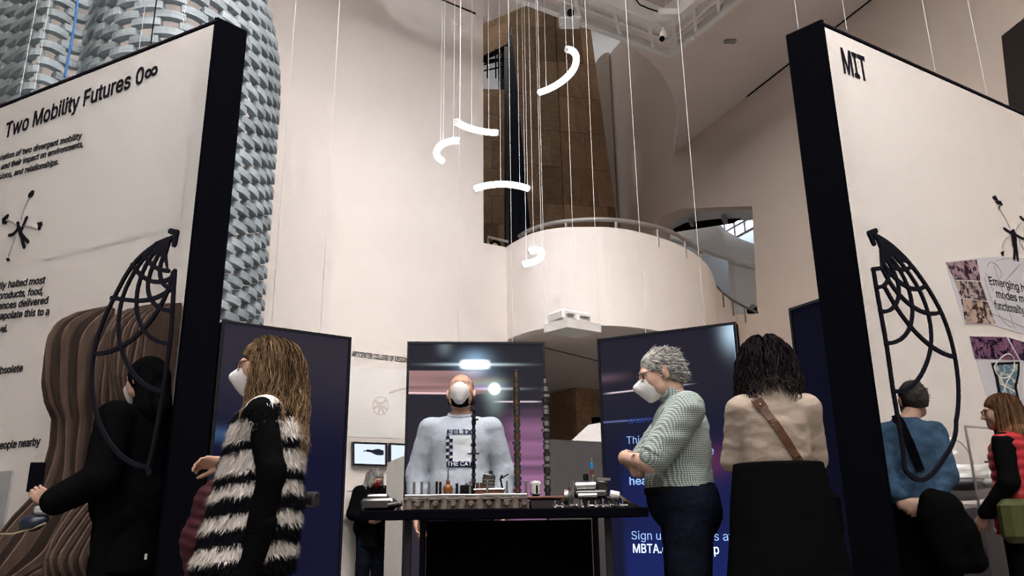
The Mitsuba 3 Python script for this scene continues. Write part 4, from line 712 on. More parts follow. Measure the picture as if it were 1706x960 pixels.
class Vol:
    """blended round cones and ellipsoids"""
    def __init__(s): s.p = []; s.cuts = []; s.post = None; s.sub = []
    def rc(s, a, b, ra, rb, k=.02): s.p.append(('c', np.array(a, float), np.array(b, float), ra, rb, k)); return s
    def ell(s, c, r, R=None, k=.02): s.p.append(('e', np.array(c, float), np.array(r, float), np.eye(3) if R is None else R, 0, k)); return s
    def chain(s, pts, rs, k=.02):
        for i in range(len(pts)-1): s.rc(pts[i], pts[i+1], rs[i], rs[i+1], k)
        return s
    def cut(s, p, n, k=0.): s.cuts.append((np.array(p, float), np.array(n, float)/np.linalg.norm(n), k)); return s
    def carve(s, c, r, k=.01): s.sub.append((np.array(c, float), np.array(r, float), k)); return s
    @staticmethod
    def d1(q, P):
        if q[0] == 'c':
            _, a, b, ra, rb, k = q; ab = b-a; t = np.clip((P-a) @ ab/max(ab @ ab, 1e-9), 0, 1); return np.linalg.norm(P-a-t[:, None]*ab, axis=1)-(ra+(rb-ra)*t)
        _, c, r, R, _, k = q; L = (P-c) @ R; k0 = np.linalg.norm(L/r, axis=1); k1 = np.linalg.norm(L/(r*r), axis=1); return k0*(k0-1)/(k1+1e-9)
    def mesh(s, h=.008, pad=.03):
        B = 6; lo, hi = np.full(3, 1e9), np.full(3, -1e9)
        for q in s.p:
            for c, r in ([(q[1], q[3]), (q[2], q[4])] if q[0] == 'c' else [(q[1], q[2].max())]): lo, hi = np.minimum(lo, c-r), np.maximum(hi, c+r)
        lo, hi = lo-pad, hi+pad; nb = np.ceil((hi-lo)/(B*h)).astype(int); bi = np.stack(np.meshgrid(*[np.arange(n) for n in nb], indexing='ij'), -1).reshape(-1, 3)
        C = lo+(bi+.5)*B*h; rad = B*h*.87; DC = np.stack([s.d1(q, C) for q in s.p], 1); dm = DC.min(1)
        keep = np.abs(dm) < rad*1.25+pad*.9; D = np.repeat(np.repeat(np.repeat(np.where(dm < 0, -1., 1.).reshape(nb), B, 0), B, 1), B, 2)
        kb = bi[keep]; off = np.stack(np.meshgrid(*[np.arange(B)]*3, indexing='ij'), -1).reshape(-1, 3)
        P = (lo+(kb[:, None]*B+off)*h).reshape(-1, 3); d = np.full(len(P), .2); n3 = B**3; dk, DK = dm[keep], DC[keep]
        for j, q in enumerate(s.p):
            m = DK[:, j] < dk+2*rad+q[5]+.01; mm = np.repeat(m, n3)
            if not m.any(): continue
            dj = s.d1(q, P[mm]); a = d[mm]; k = q[5]; hh = np.maximum(k-np.abs(a-dj), 0)/k; d[mm] = np.minimum(a, dj)-hh*hh*k*.25
        for c, r, k in s.sub:
            dj = -s.d1(('e', c, r, np.eye(3), 0, k), P); hh = np.maximum(k-np.abs(d-dj), 0)/k; d = np.maximum(d, dj)+hh*hh*k*.25
        if s.post: d = s.post(P, d)
        for p, n, k in s.cuts:
            dj = (P-p) @ n
            if k: hh = np.maximum(k-np.abs(d-dj), 0)/k; d = np.maximum(d, dj)+hh*hh*k*.25
            else: d = np.maximum(d, dj)
        g = (kb[:, None]*B+off).reshape(-1, 3); D[g[:, 0], g[:, 1], g[:, 2]] = d
        D[[0, -1]] = 1; D[:, [0, -1]] = 1; D[:, :, [0, -1]] = 1
        # cells outside a cut must read as outside even where the block was skipped
        for p, n, k in s.cuts:
            ii = np.argwhere(D < 0); out = ((lo+ii*h-p) @ n) > 0; ii = ii[out]; D[ii[:, 0], ii[:, 1], ii[:, 2]] = .01
        V, F = nets(D, lo, h); return trimesh.Trimesh(V, F, process=False)
def folds(amp, seed, fx=9., fz=14.):
    def post(P, d):
        n = meshkit.fbm(P*[fx, fx, fz]+seed*3.7, 3, seed); return d+amp*(np.abs(n-.5)*4-1.)*(np.abs(d) < .05)
    return post
def biggest(m):
    """drop stray crumbs left by the cuts"""
    c = trimesh.graph.connected_component_labels(m.face_adjacency, node_count=len(m.faces)); n = np.bincount(c)
    if len(n) < 2: return m
    m = m.submesh([np.nonzero(n[c] > .06*n.max())[0]], append=True); return m
def hand_prims(v, w, d, n, curl, side, spread=.12, thumb=.5, s=1.0):
    """palm and five fingers: wrist w, pointing along d, palm facing n; curl in degrees for each joint of the four fingers"""
    w, d, n = np.array(w, float), np.array(d, float), np.array(n, float); d /= np.linalg.norm(d); n -= d*(n @ d); n /= np.linalg.norm(n); x = np.cross(d, n)*side
    cu = curl if hasattr(curl, '__len__') else [curl]*4
    for i, (o, L, r) in enumerate([(-.030, .066, .0082), (-.010, .076, .0086), (.010, .072, .0083), (.029, .056, .0072)]):
        kn = w+d*(.085-.006*abs(i-1.2))*s+x*o*s; v.rc(w+x*o*.55*s, kn, .0165*s, .0115*s, .016); a = math.radians(cu[i]); p = kn; dd = d*math.cos(a*.4)+n*math.sin(a*.4)+x*(o*spread*8); ang = a*.4
        for j, f in enumerate((.45, .32, .23)):
            q = p+dd/np.linalg.norm(dd)*L*f*s; v.rc(p, q, r*s*(1-.07*j), r*s*(.93-.07*j), .006); p = q; ang += a*.8; dd = d*math.cos(ang)+n*math.sin(ang)+x*(o*spread*6)
    p = w+d*.022*s-x*.022*s+n*.008*s; dd = d*.62-x*.66*(1.1-thumb)+n*.5*thumb
    for L, r0, r1 in ((.040, .0145, .0115), (.033, .0108, .0095), (.026, .0095, .0078)):
        q = p+dd/np.linalg.norm(dd)*L*s; v.rc(p, q, r0*s, r1*s, .010); p = q; dd = dd*.75+d*.35+n*.25*thumb
def head_prims(v, c, R, s=1.0, chin=0):
    g = lambda x, y, z: np.array(c)+R @ np.array([x, y, z])*s; e = lambda p, r, k, RR=None: v.ell(g(*p), np.array(r)*s, R if RR is None else RR, k*s)
    e((0, -.016, .030), (.075, .096, .086), .02); e((0, .028, -.040), (.060, .066, .078), .03); e((0, .066, -.096), (.026, .024, .020), .03); e((0, .078, .022), (.052, .018, .013), .015)
    for q in (-1, 1):
        e((q*.038, .050, -.030), (.024, .026, .026), .04); e((q*.032, .0785, .0125), (.017, .012, .0065), .006); e((q*.032, .078, -.008), (.016, .011, .005), .006); e((q*.050, .01, -.075), (.018, .04, .022), .03); e((q*.079, -.012, -.012), (.010, .021, .032), .006, R @ rotm(q*-22)); v.rc(g(q*.076, .004, -.035), g(q*.083, -.02, .012), .006*s, .009*s, .006*s)
    v.rc(g(0, .090, .012), g(0, .112, -.030), .0085*s, .0125*s, .012*s); 
    for q in (-1, 1): v.rc(g(q*.010, .100, -.034), g(q*.012, .096, -.036), .0085*s, .0085*s, .008*s)
    v.rc(g(-.018, .086, -.066), g(.018, .086, -.066), .007*s, .007*s, .008*s); v.rc(g(-.016, .085, -.076), g(.016, .085, -.076), .0075*s, .0075*s, .008*s)
    for q in (-1, 1): v.carve(g(q*.032, .1005, .003), np.array([.017, .016, .010])*s, .010*s)
    return g
SK = {}
for kx, c in {'a': (.50, .30, .225), 'b': (.56, .36, .28), 'c': (.47, .27, .20)}.items():
    SK[kx] = dif('m_skin_'+kx, mikit.proc(lambda p, n, uv, c=c: mi.Color3f(*c)*(.88+.24*mikit.fbm(p.x*30, p.y*30, p.z*30, octaves=2))))
dif('m_hair', VC); dif('m_vc', VC); mat('m_eye', (.75, .72, .70), .15); mat('m_iris', (.04, .025, .02), .1); dif('m_mask', (.80, .79, .80)); mat('m_glasses', (.012, .010, .010), .25); dif('m_cloth_black', (.0045, .0045, .005)); dif('m_jeans', mikit.proc(lambda p, n, uv: mi.Color3f(.008, .010, .018)*(.6+.9*mikit.fbm(p.x*60, p.y*60, p.z*60, octaves=2))))
class Person:
    def __init__(s, label, x, y, H, yaw, skin='a', **J):
        s.k = thing('person', label, 'person'); s.sc = H/1.75; s.M = np.eye(4); s.M[:3, :3] = rotm(yaw); s.M[:3, 3] = (x, y, 0); s.skin = SK[skin]
        j = dict(pelvis=(0, 0, .95), waist=(0, 0, 1.09), chest=(0, 0, 1.28), neck=(0, -.02, 1.45), head=(0, .025, 1.625), shL=(-.175, -.015, 1.385), shR=(.175, -.015, 1.385), elL=(-.235, -.03, 1.13), elR=(.235, -.03, 1.13), wrL=(-.24, .05, .885), wrR=(.24, .05, .885),
            hipL=(-.09, 0, .92), hipR=(.09, 0, .92), knL=(-.10, .02, .50), knR=(.10, .02, .50), anL=(-.11, -.03, .085), anR=(.11, -.03, .085), toL=(-.13, .14, .035), toR=(.13, .14, .035))
        j.update(J.get('joints', {})); s.j = {a: np.array(b, float)*s.sc for a, b in j.items()}
        s.hr = rotm(*J.get('head_rot', (0, 0, 0))); s.w = J.get('width', 1.0); s.belly = J.get('belly', 0.); s.hs = J.get('hand', {})
    def base(s, inflate=0.):
        v, j, c, i = Vol(), s.j, s.sc, inflate; w = s.w
        up = (j['chest']-j['pelvis']); R = np.eye(3)
        v.ell(j['pelvis'], np.array([.165*w, .115, .13])*c+i, R, .05); v.ell((j['waist']+j['pelvis'])/2+[0, .02*c+s.belly*.5, 0], np.array([.150*w, .108+s.belly, .14])*c+i, R, .05); v.ell(j['waist']+[0, s.belly*.6, .02*c], np.array([.145*w, .105+s.belly*.9, .14])*c+i, R, .05); v.ell(j['chest'], np.array([.162*w, .112+s.belly*.3, .17])*c+i, R, .06)
        v.rc(j['shL'], j['shR'], .046*c+i*.6, .046*c+i*.6, .05)
        for q in 'LR': v.rc(j['neck']-[0, 0, .045*c], j['sh'+q]*.75+j['neck']*.25-[0, 0, .012*c], .056*c+i*.5, .046*c+i*.5, .04)
        return v
    def body(s, h=.007, cut=None):
        v, j, c = s.base(), s.j, s.sc
        v.chain([j['neck']-[0, 0, .03*c], j['neck']*.4+j['head']*.6+s.hr @ np.array([0, -.02, -.03])*c], [.062*c, .054*c], .03)
        for q, sd in (('L', -1), ('R', 1)):
            v.chain([j['sh'+q], j['el'+q], j['wr'+q]], [.052*c, .041*c, .028*c], .02); v.chain([j['hip'+q], j['kn'+q], j['an'+q]], [.082*c, .056*c, .040*c], .03); v.chain([j['an'+q]-[0, .02*c, .04*c], j['to'+q]], [.042*c, .033*c], .03)
            hd = s.hs.get(q)
            if hd: hand_prims(v, j['wr'+q], hd[0], hd[1], hd[2], sd, s=c*.98, **(hd[3] if len(hd) > 3 else {}))
            else: hand_prims(v, j['wr'+q], (j['wr'+q]-j['el'+q])+np.array([0, .05, -.1]), (-sd, .2, 0), 28, sd, s=c*.98)
        g = head_prims(v, j['head'], s.hr, c); s.g = g; v.cut((0, 0, .003), (0, 0, -1)); m = biggest(v.mesh(h)); s.put('', m, s.skin)
        for q in (-1, 1):
            e = trimesh.creation.icosphere(2, .0115*c); e.apply_translation(g(q*.032, .0745, .003)); ir = trimesh.creation.icosphere(2, .0058*c); ir.apply_translation(g(q*.032, .0812, .0025)); kk = s.put('__eye', e, 'm_eye'); s.put(kk[len(s.k):]+'__iris', ir, 'm_iris')
        return s
    def put(s, name, m, mt, smooth=True, label=None, **kw):
        m = m.copy(); m.apply_transform(s.M); key = s.k+name
        if name == '': scene[key] = mikit.ply(m, mt, smooth=smooth, **kw); return key
        return add(key, m, mt, smooth, label, **kw)
    def top(s, name, mt, infl=.018, sleeve=1.0, hem=None, neck=.03, amp=.004, seed=1, h=.009, armr=(.066, .056, .042), extra=None, label=None, color=None, collar=0, flare=0.):
        v, j, c = s.base(infl*s.sc), s.j, s.sc; hem = (hem if hem is not None else .86)*c
        v.rc(j['pelvis']+[0, 0, .02], [j['pelvis'][0], j['pelvis'][1], hem-.05], .12*c+infl, .12*c+infl+flare, .06) if flare else None
        for q in ('L', 'R'):
            a, b, w = j['sh'+q], j['el'+q], j['wr'+q]
            if sleeve >= 1: f = sleeve-1 if sleeve > 1 else .96; e = b+(w-b)*f; v.chain([a, b, e], [armr[0]*c, armr[1]*c, (armr[1]+(armr[2]-armr[1])*f)*c], .022)
            elif sleeve > 0: v.chain([a, a+(b-a)*sleeve], [armr[0]*c, armr[1]*c], .03)
        if extra: extra(v, j, c)
        if collar: v.rc(j['neck']-[0, 0, .02*c], j['neck']+[0, .012*c, collar*c], .072*c, .066*c, .02)
        v.post = folds(amp, seed); v.cut((0, 0, hem), (0, 0, -1)); v.cut(j['neck']+[0, .02*c, collar*c], (0, -.25, 1), .004) if collar else None
        if sleeve >= 1:
            pass
        m = biggest(v.mesh(h)); kw = {}
        if color: kw['color'] = color(m.vertices)
        return s.put(name, m, mt, True, label, **kw)
    def pants(s, mt, infl=.016, seed=2, amp=.004, h=.011, flare=0.01, waist=1.0, name='__trousers', label=None):
        v, j, c = Vol(), s.j, s.sc; i = infl
        v.ell(j['pelvis']+[0, s.belly*.55, .02], np.array([.165*s.w, .118+s.belly, .14])*c+i, None, .05); v.ell(j['pelvis']+[0, -.03*c, -.05*c], np.array([.155*s.w, .11, .11])*c+i, None, .05)
        for q in ('L', 'R'): v.chain([j['hip'+q], j['kn'+q], j['an'+q]-[0, 0, .02*c]], [.092*c+i, .068*c+i, .058*c+i+flare], .03)
        v.post = folds(amp, seed); v.cut((0, 0, waist*c), (0, 0, 1)); v.cut((0, 0, .06*c), (0, 0, -1)); s.put(name, biggest(v.mesh(h)), mt, True, label)
        v = Vol()
        for q in ('L', 'R'): v.rc(j['an'+q]-[0, .035*c, .035*c], j['to'+q]+[0, .02*c, .01*c], .052*c, .045*c, .03)
        v.cut((0, 0, .002), (0, 0, -1)); m = v.mesh(.011); parts = m.split(only_watertight=False)
        for p in parts:
            if len(p.faces) > 100: s.put('__shoe', p, 'm_black')
        return s
    def mask(s, point=0.0, mt='m_mask', name='__face_mask', tip=.014):
        v, g, c, R = Vol(), s.g, s.sc, s.hr
        v.ell(g(0, .034, -.045), np.array([.066, .072, .076])*c, R, .02); v.rc(g(0, .075, -.012), g(0, .118+point, -.040), .020*c, tip*c, .03*c); v.rc(g(0, .118+point, -.04), g(0, .080, -.105), tip*c, .022*c, .03*c); v.ell(g(0, .075, -.055), np.array([.046, .044, .05])*c, R, .02)
        v.cut(g(0, .09, -.006), R @ np.array([0, -.15, 1]), .006); v.cut(g(0, .030, 0), R @ np.array([0, -1, .25])); s.put(name, v.mesh(.005), mt)
        for q in (-1, 1):
            for z in (-.022, -.085): s.put('__ear_loop', tube([g(q*.060, .036, z), g(q*.073, .012, z*.6-.008), g(q*.082, -.022, -.004)], .0016*c, 5), mt)
        return s
    def glasses(s, label='dark rimmed glasses'):
        g, c = s.g, s.sc; k = s.put('__glasses', cat([tube([g(q*(.076), .012, .018), g(q*.074, .06, .016), g(q*.062, .098, .012)], .0022*c, 6) for q in (-1, 1)]+[tube([g(-.012, .112, .01), g(0, .115, .013), g(.012, .112, .01)], .002*c, 6)]), 'm_glasses', label=label)
        for q in (-1, 1): s.put('__glasses__rim', tube([g(q*(.034+.024*math.cos(a)), .107-.012*abs(.5+.5*math.cos(a)), .002+.018*math.sin(a)) for a in np.linspace(0, 6.283, 22)], .0022*c, 6), 'm_glasses')
        return s
    def hair_cap(s, c0, c1, thick=.012, front=.045, low=-.04, amp=.006, freq=45, seed=1, h=.006, extra=None, brow=.045):
        v, g, c, R = Vol(), s.g, s.sc, s.hr
        v.ell(g(0, -.018, .032), (np.array([.076, .097, .087])+thick)*c, R, .02); v.ell(g(0, -.05, -.015), (np.array([.068, .062, .07])+thick*.8)*c, R, .03)
        if extra: extra(v, g, c)
        def post(P, d): return d+amp*(meshkit.fbm(P*freq, 3, seed)-.5)*2*(np.abs(d) < .04)
        v.post = post; v.carve(g(0, .105, -.045), np.array([.074, front+.03, .088])*c, .012) if False else None
        v.sub.append((g(0, .11, -.055), np.array([.085, .085, .105])*c, .012*c)); v.cut(g(0, -.05, low), R @ np.array([0, .35, -1]), .01)
        m = v.mesh(h); t = meshkit.fbm(m.vertices*freq*1.2, 3, seed+5)[:, None]; t = np.clip((t-.3)*2.2, 0, 1); return m, np.array(c0)*(1-t)+np.array(c1)*t
    def ribbons(s, paths, w, cols):
        """tapered four-sided locks; paths (n, t, 3), cols (n, t, 3)"""
        n, t, _ = paths.shape; tg = np.gradient(paths, axis=1); tg /= np.linalg.norm(tg, axis=2, keepdims=True)+1e-9; a = np.cross(tg, [.3, .5, .1]); a /= np.linalg.norm(a, axis=2, keepdims=True)+1e-9; b = np.cross(tg, a)
        ww = (np.asarray(w).reshape(-1, 1)*np.interp(np.linspace(0, 1, t), [0, .1, .75, 1], [.6, 1, .9, .15]))[..., None]
        V = np.stack([paths+a*ww, paths+b*ww*.6, paths-a*ww, paths-b*ww*.6], 2); V = V.reshape(-1, 3); C = np.repeat(cols.reshape(-1, 3), 4, 0); i = np.arange(n)[:, None, None]*t*4+np.arange(t-1)[None, :, None]*4; jx = np.arange(4)[None, None, :]
        p, q, r_, s_ = i+jx, i+(jx+1) % 4, i+4+(jx+1) % 4, i+4+jx; return V, np.vstack([np.stack([p, q, r_], -1).reshape(-1, 3), np.stack([p, r_, s_], -1).reshape(-1, 3)]), C
    def long_hair(s, n, length, c0, c1, part=0., wave=.008, seed=3, w=.0045, tlen=.25, body_r=.10, droop=.35, front=.5, frizz=.004):
        """locks rooted on the scalp, combed from a parting, that fall over head, neck and shoulders"""
        r = np.random.default_rng(seed); g, c, R = s.g, s.sc, s.hr; th = r.uniform(-1, 1, n)*2.5; zc = r.uniform(-.45, 1, n); zc = np.where((np.abs(th) > 1.5) & (zc < .12), r.uniform(.12, 1, n), zc); ph = np.arccos(zc)
        u = np.stack([np.sin(ph)*np.sin(th), -np.sin(ph)*np.cos(th), np.cos(ph)], 1); u[:, 1] = np.where(u[:, 1] > front, front, u[:, 1]); loc = u*np.array([.078, .098, .089])*1.03+[0, -.017, .032]
        P = s.j['head']+loc @ R.T*c; side = np.sign(u[:, 0]-part); side[side == 0] = 1; D = (np.stack([side*.8*np.clip(1.15+u[:, 1]*1.3, .1, 1), -.25+0*side, .25+0*side], 1)+u*.6) @ R.T; T_ = 23; st = (length*(1+tlen*r.uniform(-1, 1, n))/T_)[:, None]*c; path = [P]
        cen = s.j['head']+R @ np.array([0, -.014, .02])*c; rad = np.array([.080, .102, .10])*c; nk = s.j['neck']; phs = r.uniform(0, 6.28, n)[:, None]; fr = r.uniform(.6, 1.1, n)[:, None]
        for k in range(T_-1):
            D = D*(1-droop)+np.array([0, 0, -1.])*droop; D /= np.linalg.norm(D, axis=1, keepdims=True); P = P+D*st
            L = (P-cen) @ R/(rad*(1.03)); q = np.linalg.norm(L, axis=1, keepdims=True); P = np.where(q < 1, cen+(L/np.maximum(q, 1e-6)*rad*1.03) @ R.T, P)
            for a, b, rr in ((nk-[0, 0, .1], cen, .07*c), (s.j['shL'], s.j['shR'], body_r*c), (s.j['chest'], s.j['neck'], (body_r+.055)*c)):
                ab = b-a; t = np.clip((P-a) @ ab/(ab @ ab), 0, 1)[:, None]; v_ = P-a-t*ab; dn = np.linalg.norm(v_, axis=1, keepdims=True); P = np.where(dn < rr, a+t*ab+v_/np.maximum(dn, 1e-6)*rr, P)
            f = (k/T_); path.append(P+wave*c*f*np.concatenate([np.sin(k*fr*.9+phs), np.cos(k*fr*.8+phs*1.7), 0*phs], 1)+r.normal(0, frizz*.15, (n, 3)))
        path = np.stack(path, 1); mixv = r.uniform(0, 1, (n, 1, 1))*.65+np.linspace(-.25, .55, T_)[None, :, None]; cols = np.array(c0)*(1-np.clip(mixv, 0, 1))+np.array(c1)*np.clip(mixv, 0, 1); cols = cols*r.uniform(.6, 1.15, (n, 1, 1))
        V, F, C = s.ribbons(path, w*c*r.uniform(.6, 1.25, n), cols); m, cc = s.hair_cap(np.array(c0)*.8, np.array(c0)*.5+np.array(c1)*.5, .008, amp=.003, low=-.09, h=.008)
        F2 = np.vstack([m.faces, F+len(m.vertices)]); s.put('__hair', trimesh.Trimesh(np.vstack([m.vertices, V]), F2, process=False), 'm_hair', True, color=np.vstack([cc, C])); return s
    def short_hair(s, c0, c1, label=None, strands=0, slen=.03, curl=.4, seed=4, w=.0028, **kw):
        m, cc = s.hair_cap(c0, c1, seed=seed, **kw); V, F = m.vertices, m.faces
        if strands:
            r = np.random.default_rng(seed); m.fix_normals() if False else None; p, fi = trimesh.sample.sample_surface(m, strands, seed=seed); nn = m.face_normals[fi]; d = nn*.10+(s.hr @ np.array([0, -.9, -.35]))+r.normal(0, curl, (strands, 3)); d /= np.linalg.norm(d, axis=1, keepdims=True)
            t = np.linspace(0, 1, 6)[None, :, None]; L = slen*s.sc*r.uniform(.5, 1.2, (strands, 1, 1)); b = r.normal(0, 1, (strands, 1, 3)); path = p[:, None]-nn[:, None]*.004+d[:, None]*t*L+b*L*.35*t*t+nn[:, None]*L*.25*np.sin(t*3.14)
            mv = r.uniform(0, 1, (strands, 1, 1)); cols = (np.array(c0)*(1-mv)+np.array(c1)*mv)*np.ones((1, 6, 1)); V2, F2, C2 = s.ribbons(path, w*s.sc*r.uniform(.6, 1.3, strands), cols); V, F, cc = np.vstack([V, V2]), np.vstack([F, F2+len(m.vertices)]), np.vstack([cc, C2])
        s.put('__hair', trimesh.Trimesh(V, F, process=False), 'm_hair', True, label, color=cc); return s
    def wpt(s, p): return s.M[:3, :3] @ (np.asarray(p, float)*s.sc)+s.M[:3, 3]
def spot(px, y_top, d):
    """floor position and height of someone whose head top is seen at this pixel from d metres"""
    p = at_dist(px, y_top, d); return p[0], p[1], p[2]
# ================================================================ the people
from scipy.spatial import cKDTree
def drape(m, surf_v, axis, sgn, off):
    """press flat things onto the front or back of a garment (local frame): moves each vertex along the axis to the surface there"""
    o = [a for a in range(3) if a != axis]; sv = surf_v[surf_v[:, axis]*sgn > np.median(surf_v[:, axis]*sgn)]; t = cKDTree(sv[:, o]); d, i = t.query(m.vertices[:, o], k=4); w = 1/(d+1e-4); w /= w.sum(1, keepdims=True)
    v = m.vertices.copy(); v[:, axis] = (sv[i, axis]*w).sum(1)+sgn*(off+np.abs(v[:, axis])*1.0); return trimesh.Trimesh(v, m.faces, process=False)
def lverts(key, M):
    v = meshkit.WRITTEN[scene[key]['filename']][0].astype(float); return (v-M[:3, 3]) @ M[:3, :3]
def loc(p, s): return (s_inv(s) @ (np.asarray(p)-np.array([s[0], s[1], 0])))/(s[2]/1.75)
def s_inv(s): return rotm(s[3]).T
# ---- woman in the striped fur
q = at_dist(452, 640, 3.4); S0 = (q[0], q[1], 1.635, 92)
hw = loc(at_dist(374, 772, 3.62), S0)
P = Person('long-haired woman in a black and white striped fur vest, glasses and white mask', *S0, skin='a', joints=dict(elL=(-.215, -.085, 1.14), wrL=(-.205, -.045, .89), elR=(.24, .06, 1.14), wrR=tuple(hw), head=(0, .045, 1.615)), head_rot=(15, -6, 0), width=.92,
    hand={'R': ((-.25, 1, .05), (-.6, 0, -.7), 48, dict(thumb=.8)), 'L': ((0, .3, -1), (1, 0, 0), 30)}).body()
P.mask(.004).glasses(); P.pants('m_cloth_black')
P.top('__sweater', 'm_cloth_black', infl=.012, sleeve=1.93, hem=.9, armr=(.060, .054, .048), seed=3)
P.put('__glove', (lambda v: v.mesh(.008))(Vol().rc(P.j['wrL']+[0, -.02, .05], P.j['wrL']+[.0, .04, -.19], .050, .036)), 'm_cloth_black')
zpx = [at_dist(440, y, 3.38)[2] for y in (684, 706, 739, 757, 790, 809, 829, 857, 879, 908, 930, 1000)]
hemz = at_dist(430, 950, 3.38)[2]
def stripe(v):
    z = v[:, 2]+.10*(v[:, 1]-.04)+.020*(meshkit.fbm(v*[28, 28, 6], 3, 5)-.5)+.02*(meshkit.noise(v*[6, 6, 1], 3)-.5); b = np.zeros(len(v), bool)
    for a in range(0, len(zpx), 2): b |= (z < zpx[a]) & (z > zpx[a+1])
    return b
def furcol(v, jit=None):
    b = stripe(v); n = meshkit.fbm(v*[40, 40, 12], 3, 9)[:, None]; return np.where(b[:, None], np.array([.006, .006, .008])+0*n, np.array([.74, .69, .65])*(.6+.62*n))
v = P.base(.022); c = P.sc; v.rc((0, .0, 1.30*c), (0, .055, hemz+.02), .125, .178, .05); v.rc((-.05, .0, 1.3*c), (-.04, .05, hemz+.02), .12, .165, .05); v.rc((.05, .0, 1.3*c), (.04, .05, hemz+.02), .12, .165, .05)
for q in 'LR': v.rc(P.j['sh'+q]*[.8, 1, 1]+[0, 0, .0], P.j['sh'+q]*[.9, 1, 1]-[0, 0, .03], .060, .058, .03)
v.post = folds(.008, 12, 6, 3); v.cut((0, 0, hemz), (0, 0, -1)); coat = biggest(v.mesh(.009))
pts, fi = trimesh.sample.sample_surface(coat, 17000, seed=4); nn = coat.face_normals[fi]
if (nn*(pts-[0, .03, 0]))[:, :2].sum() < 0: nn = -nn
r = np.random.default_rng(2); d = nn*.42+np.array([0, 0, -1.])+r.normal(0, .22, pts.shape); d /= np.linalg.norm(d, axis=1, keepdims=True); L = r.uniform(.018, .034, (len(pts), 1)); sd = np.cross(d, nn); sd /= np.linalg.norm(sd, axis=1, keepdims=True)+1e-9
tv = np.stack([pts-sd*.0026-nn*.002, pts+sd*.0026-nn*.002, pts+d*L], 1).reshape(-1, 3); tc = furcol(pts)*r.uniform(.75, 1.25, (len(pts), 1)); tf = np.arange(len(tv)).reshape(-1, 3)
P.put('__fur_vest', trimesh.Trimesh(np.vstack([coat.vertices, tv]), np.vstack([coat.faces, tf+len(coat.vertices)]), process=False), 'm_vc', True, label='shaggy white fur vest with black bands', color=np.vstack([furcol(coat.vertices), np.repeat(tc, 3, 0)]))
P.long_hair(1900, .43, (.030, .018, .011), (.40, .26, .15), part=.1, wave=.026, seed=6, w=.0025, droop=.32, front=.44, body_r=.070)
FUR = P
# things she carries
mj = thing('jacket', 'dark maroon quilted jacket hanging over the far arm of the fur-vested woman', 'jacket')
mat('m_maroon', mikit.proc(lambda p, n, uv: mi.Color3f(.042, .008, .014)*(.5+.8*mikit.noise(p.x*8, p.y*8, p.z*55))), .7, spec=.2)
o = at_dist(352, 850, 3.62); v = Vol(); v.chain([o+[.07, .02, .13], o+[.02, .0, .03], o+[0, 0, -.12], o+[.03, .01, -.40]], [.045, .075, .095, .085], .05).rc(o+[.10, .02, .10], o+[.10, .02, -.35], .06, .08, .05); v.post = lambda P_, d: d-.006*np.abs(np.sin(P_[:, 2]*70+P_[:, 0]*20))
m = v.mesh(.009); scene[mj] = mikit.ply(m, 'm_maroon', smooth=True)
cb = thing('camera', 'black camera on a strap at the back of the fur-vested woman', 'camera'); o = at_dist(508, 832, 3.50)
add(cb+'__body', bevel_box((.075, .10, .075), .012, o-[.03, 0, 0]), 'm_dark'); add(cb+'__lens', lathe([(0, 0), (.030, 0), (.032, .045), (.026, .05), (0, .046)], 20, at=o+[.006, 0, 0], axis=[1, -.3, -.05]), 'm_gunmetal', smooth=40)
add(cb+'__strap', tube([o+[-.04, 0, .035], o+[-.045, -.0, .2], P.wpt((.02, -.16, 1.30)), P.wpt((.05, -.12, 1.45))], .006, 6), 'm_dark')
# ---- man in the grey sweatshirt
q = at_dist(768, 640, 4.95); S0 = (q[0], q[1], 1.80, 182)
P = Person('man in a light grey sweatshirt tilting his head far back, white mask', *S0, skin='a', joints=dict(head=(0, -.015, 1.615), elL=(-.255, -.03, 1.13), elR=(.255, -.03, 1.13), wrL=(-.245, .05, .89), wrR=(.245, .05, .89), shL=(-.18, -.015, 1.385), shR=(.18, -.015, 1.385)), head_rot=(-3, 25, 0), width=1.06, belly=.015).body()
P.mask(-.022, tip=.03).pants('m_jeans')
dif('m_sweat', mikit.proc(lambda p, n, uv: mi.Color3f(.37, .41, .475)*(.9+.2*mikit.fbm(p.x*70, p.y*70, p.z*70, octaves=2))))
gk = P.top('__sweatshirt', 'm_sweat', infl=.018, sleeve=1.97, hem=.86, neck=.035, amp=.004, seed=8, armr=(.074, .066, .052), h=.009)
P.put('__collar', tube([P.j['neck']+[.076*math.cos(a), .012+.074*math.sin(a), .026-.024*math.sin(a)] for a in np.linspace(0, 6.283, 30)], .009, 8), 'm_sweat')
sv = lverts(gk, P.M); zc_ = at_dist(768, 745, 4.8)[2]; u_ = lambda px: -(px-768)*4.80/1345
def chest(mesh, off): return drape(mesh, sv, 1, 1, off)
dif('m_navyprint', (.012, .018, .05)); dif('m_whiteprint', (.66, .70, .76)); zy = lambda y: at_dist(768, y, 4.8)[2]
def shirt_text(t, xa, xb, yb, yt, mt, nme):
    m = meshkit.text_mesh(t, 1.0, .006, True); w = m.bounds[1][0]; m = m.subdivide_to_size(.25) if hasattr(m, 'subdivide_to_size') else m; W = u_(xa)-u_(xb); Vv = m.vertices; m = trimesh.Trimesh(np.c_[u_(xa)-Vv[:, 0]/w*W, Vv[:, 2]*.4, zy(yb)+Vv[:, 1]*(zy(yt)-zy(yb))], m.faces, process=False); P.put('__sweatshirt__'+nme, chest(m, .009), mt, False)
patch = trimesh.creation.box((u_(745)-u_(787), .002, zy(725)-zy(769))); 
for _ in range(4): patch = patch.subdivide()
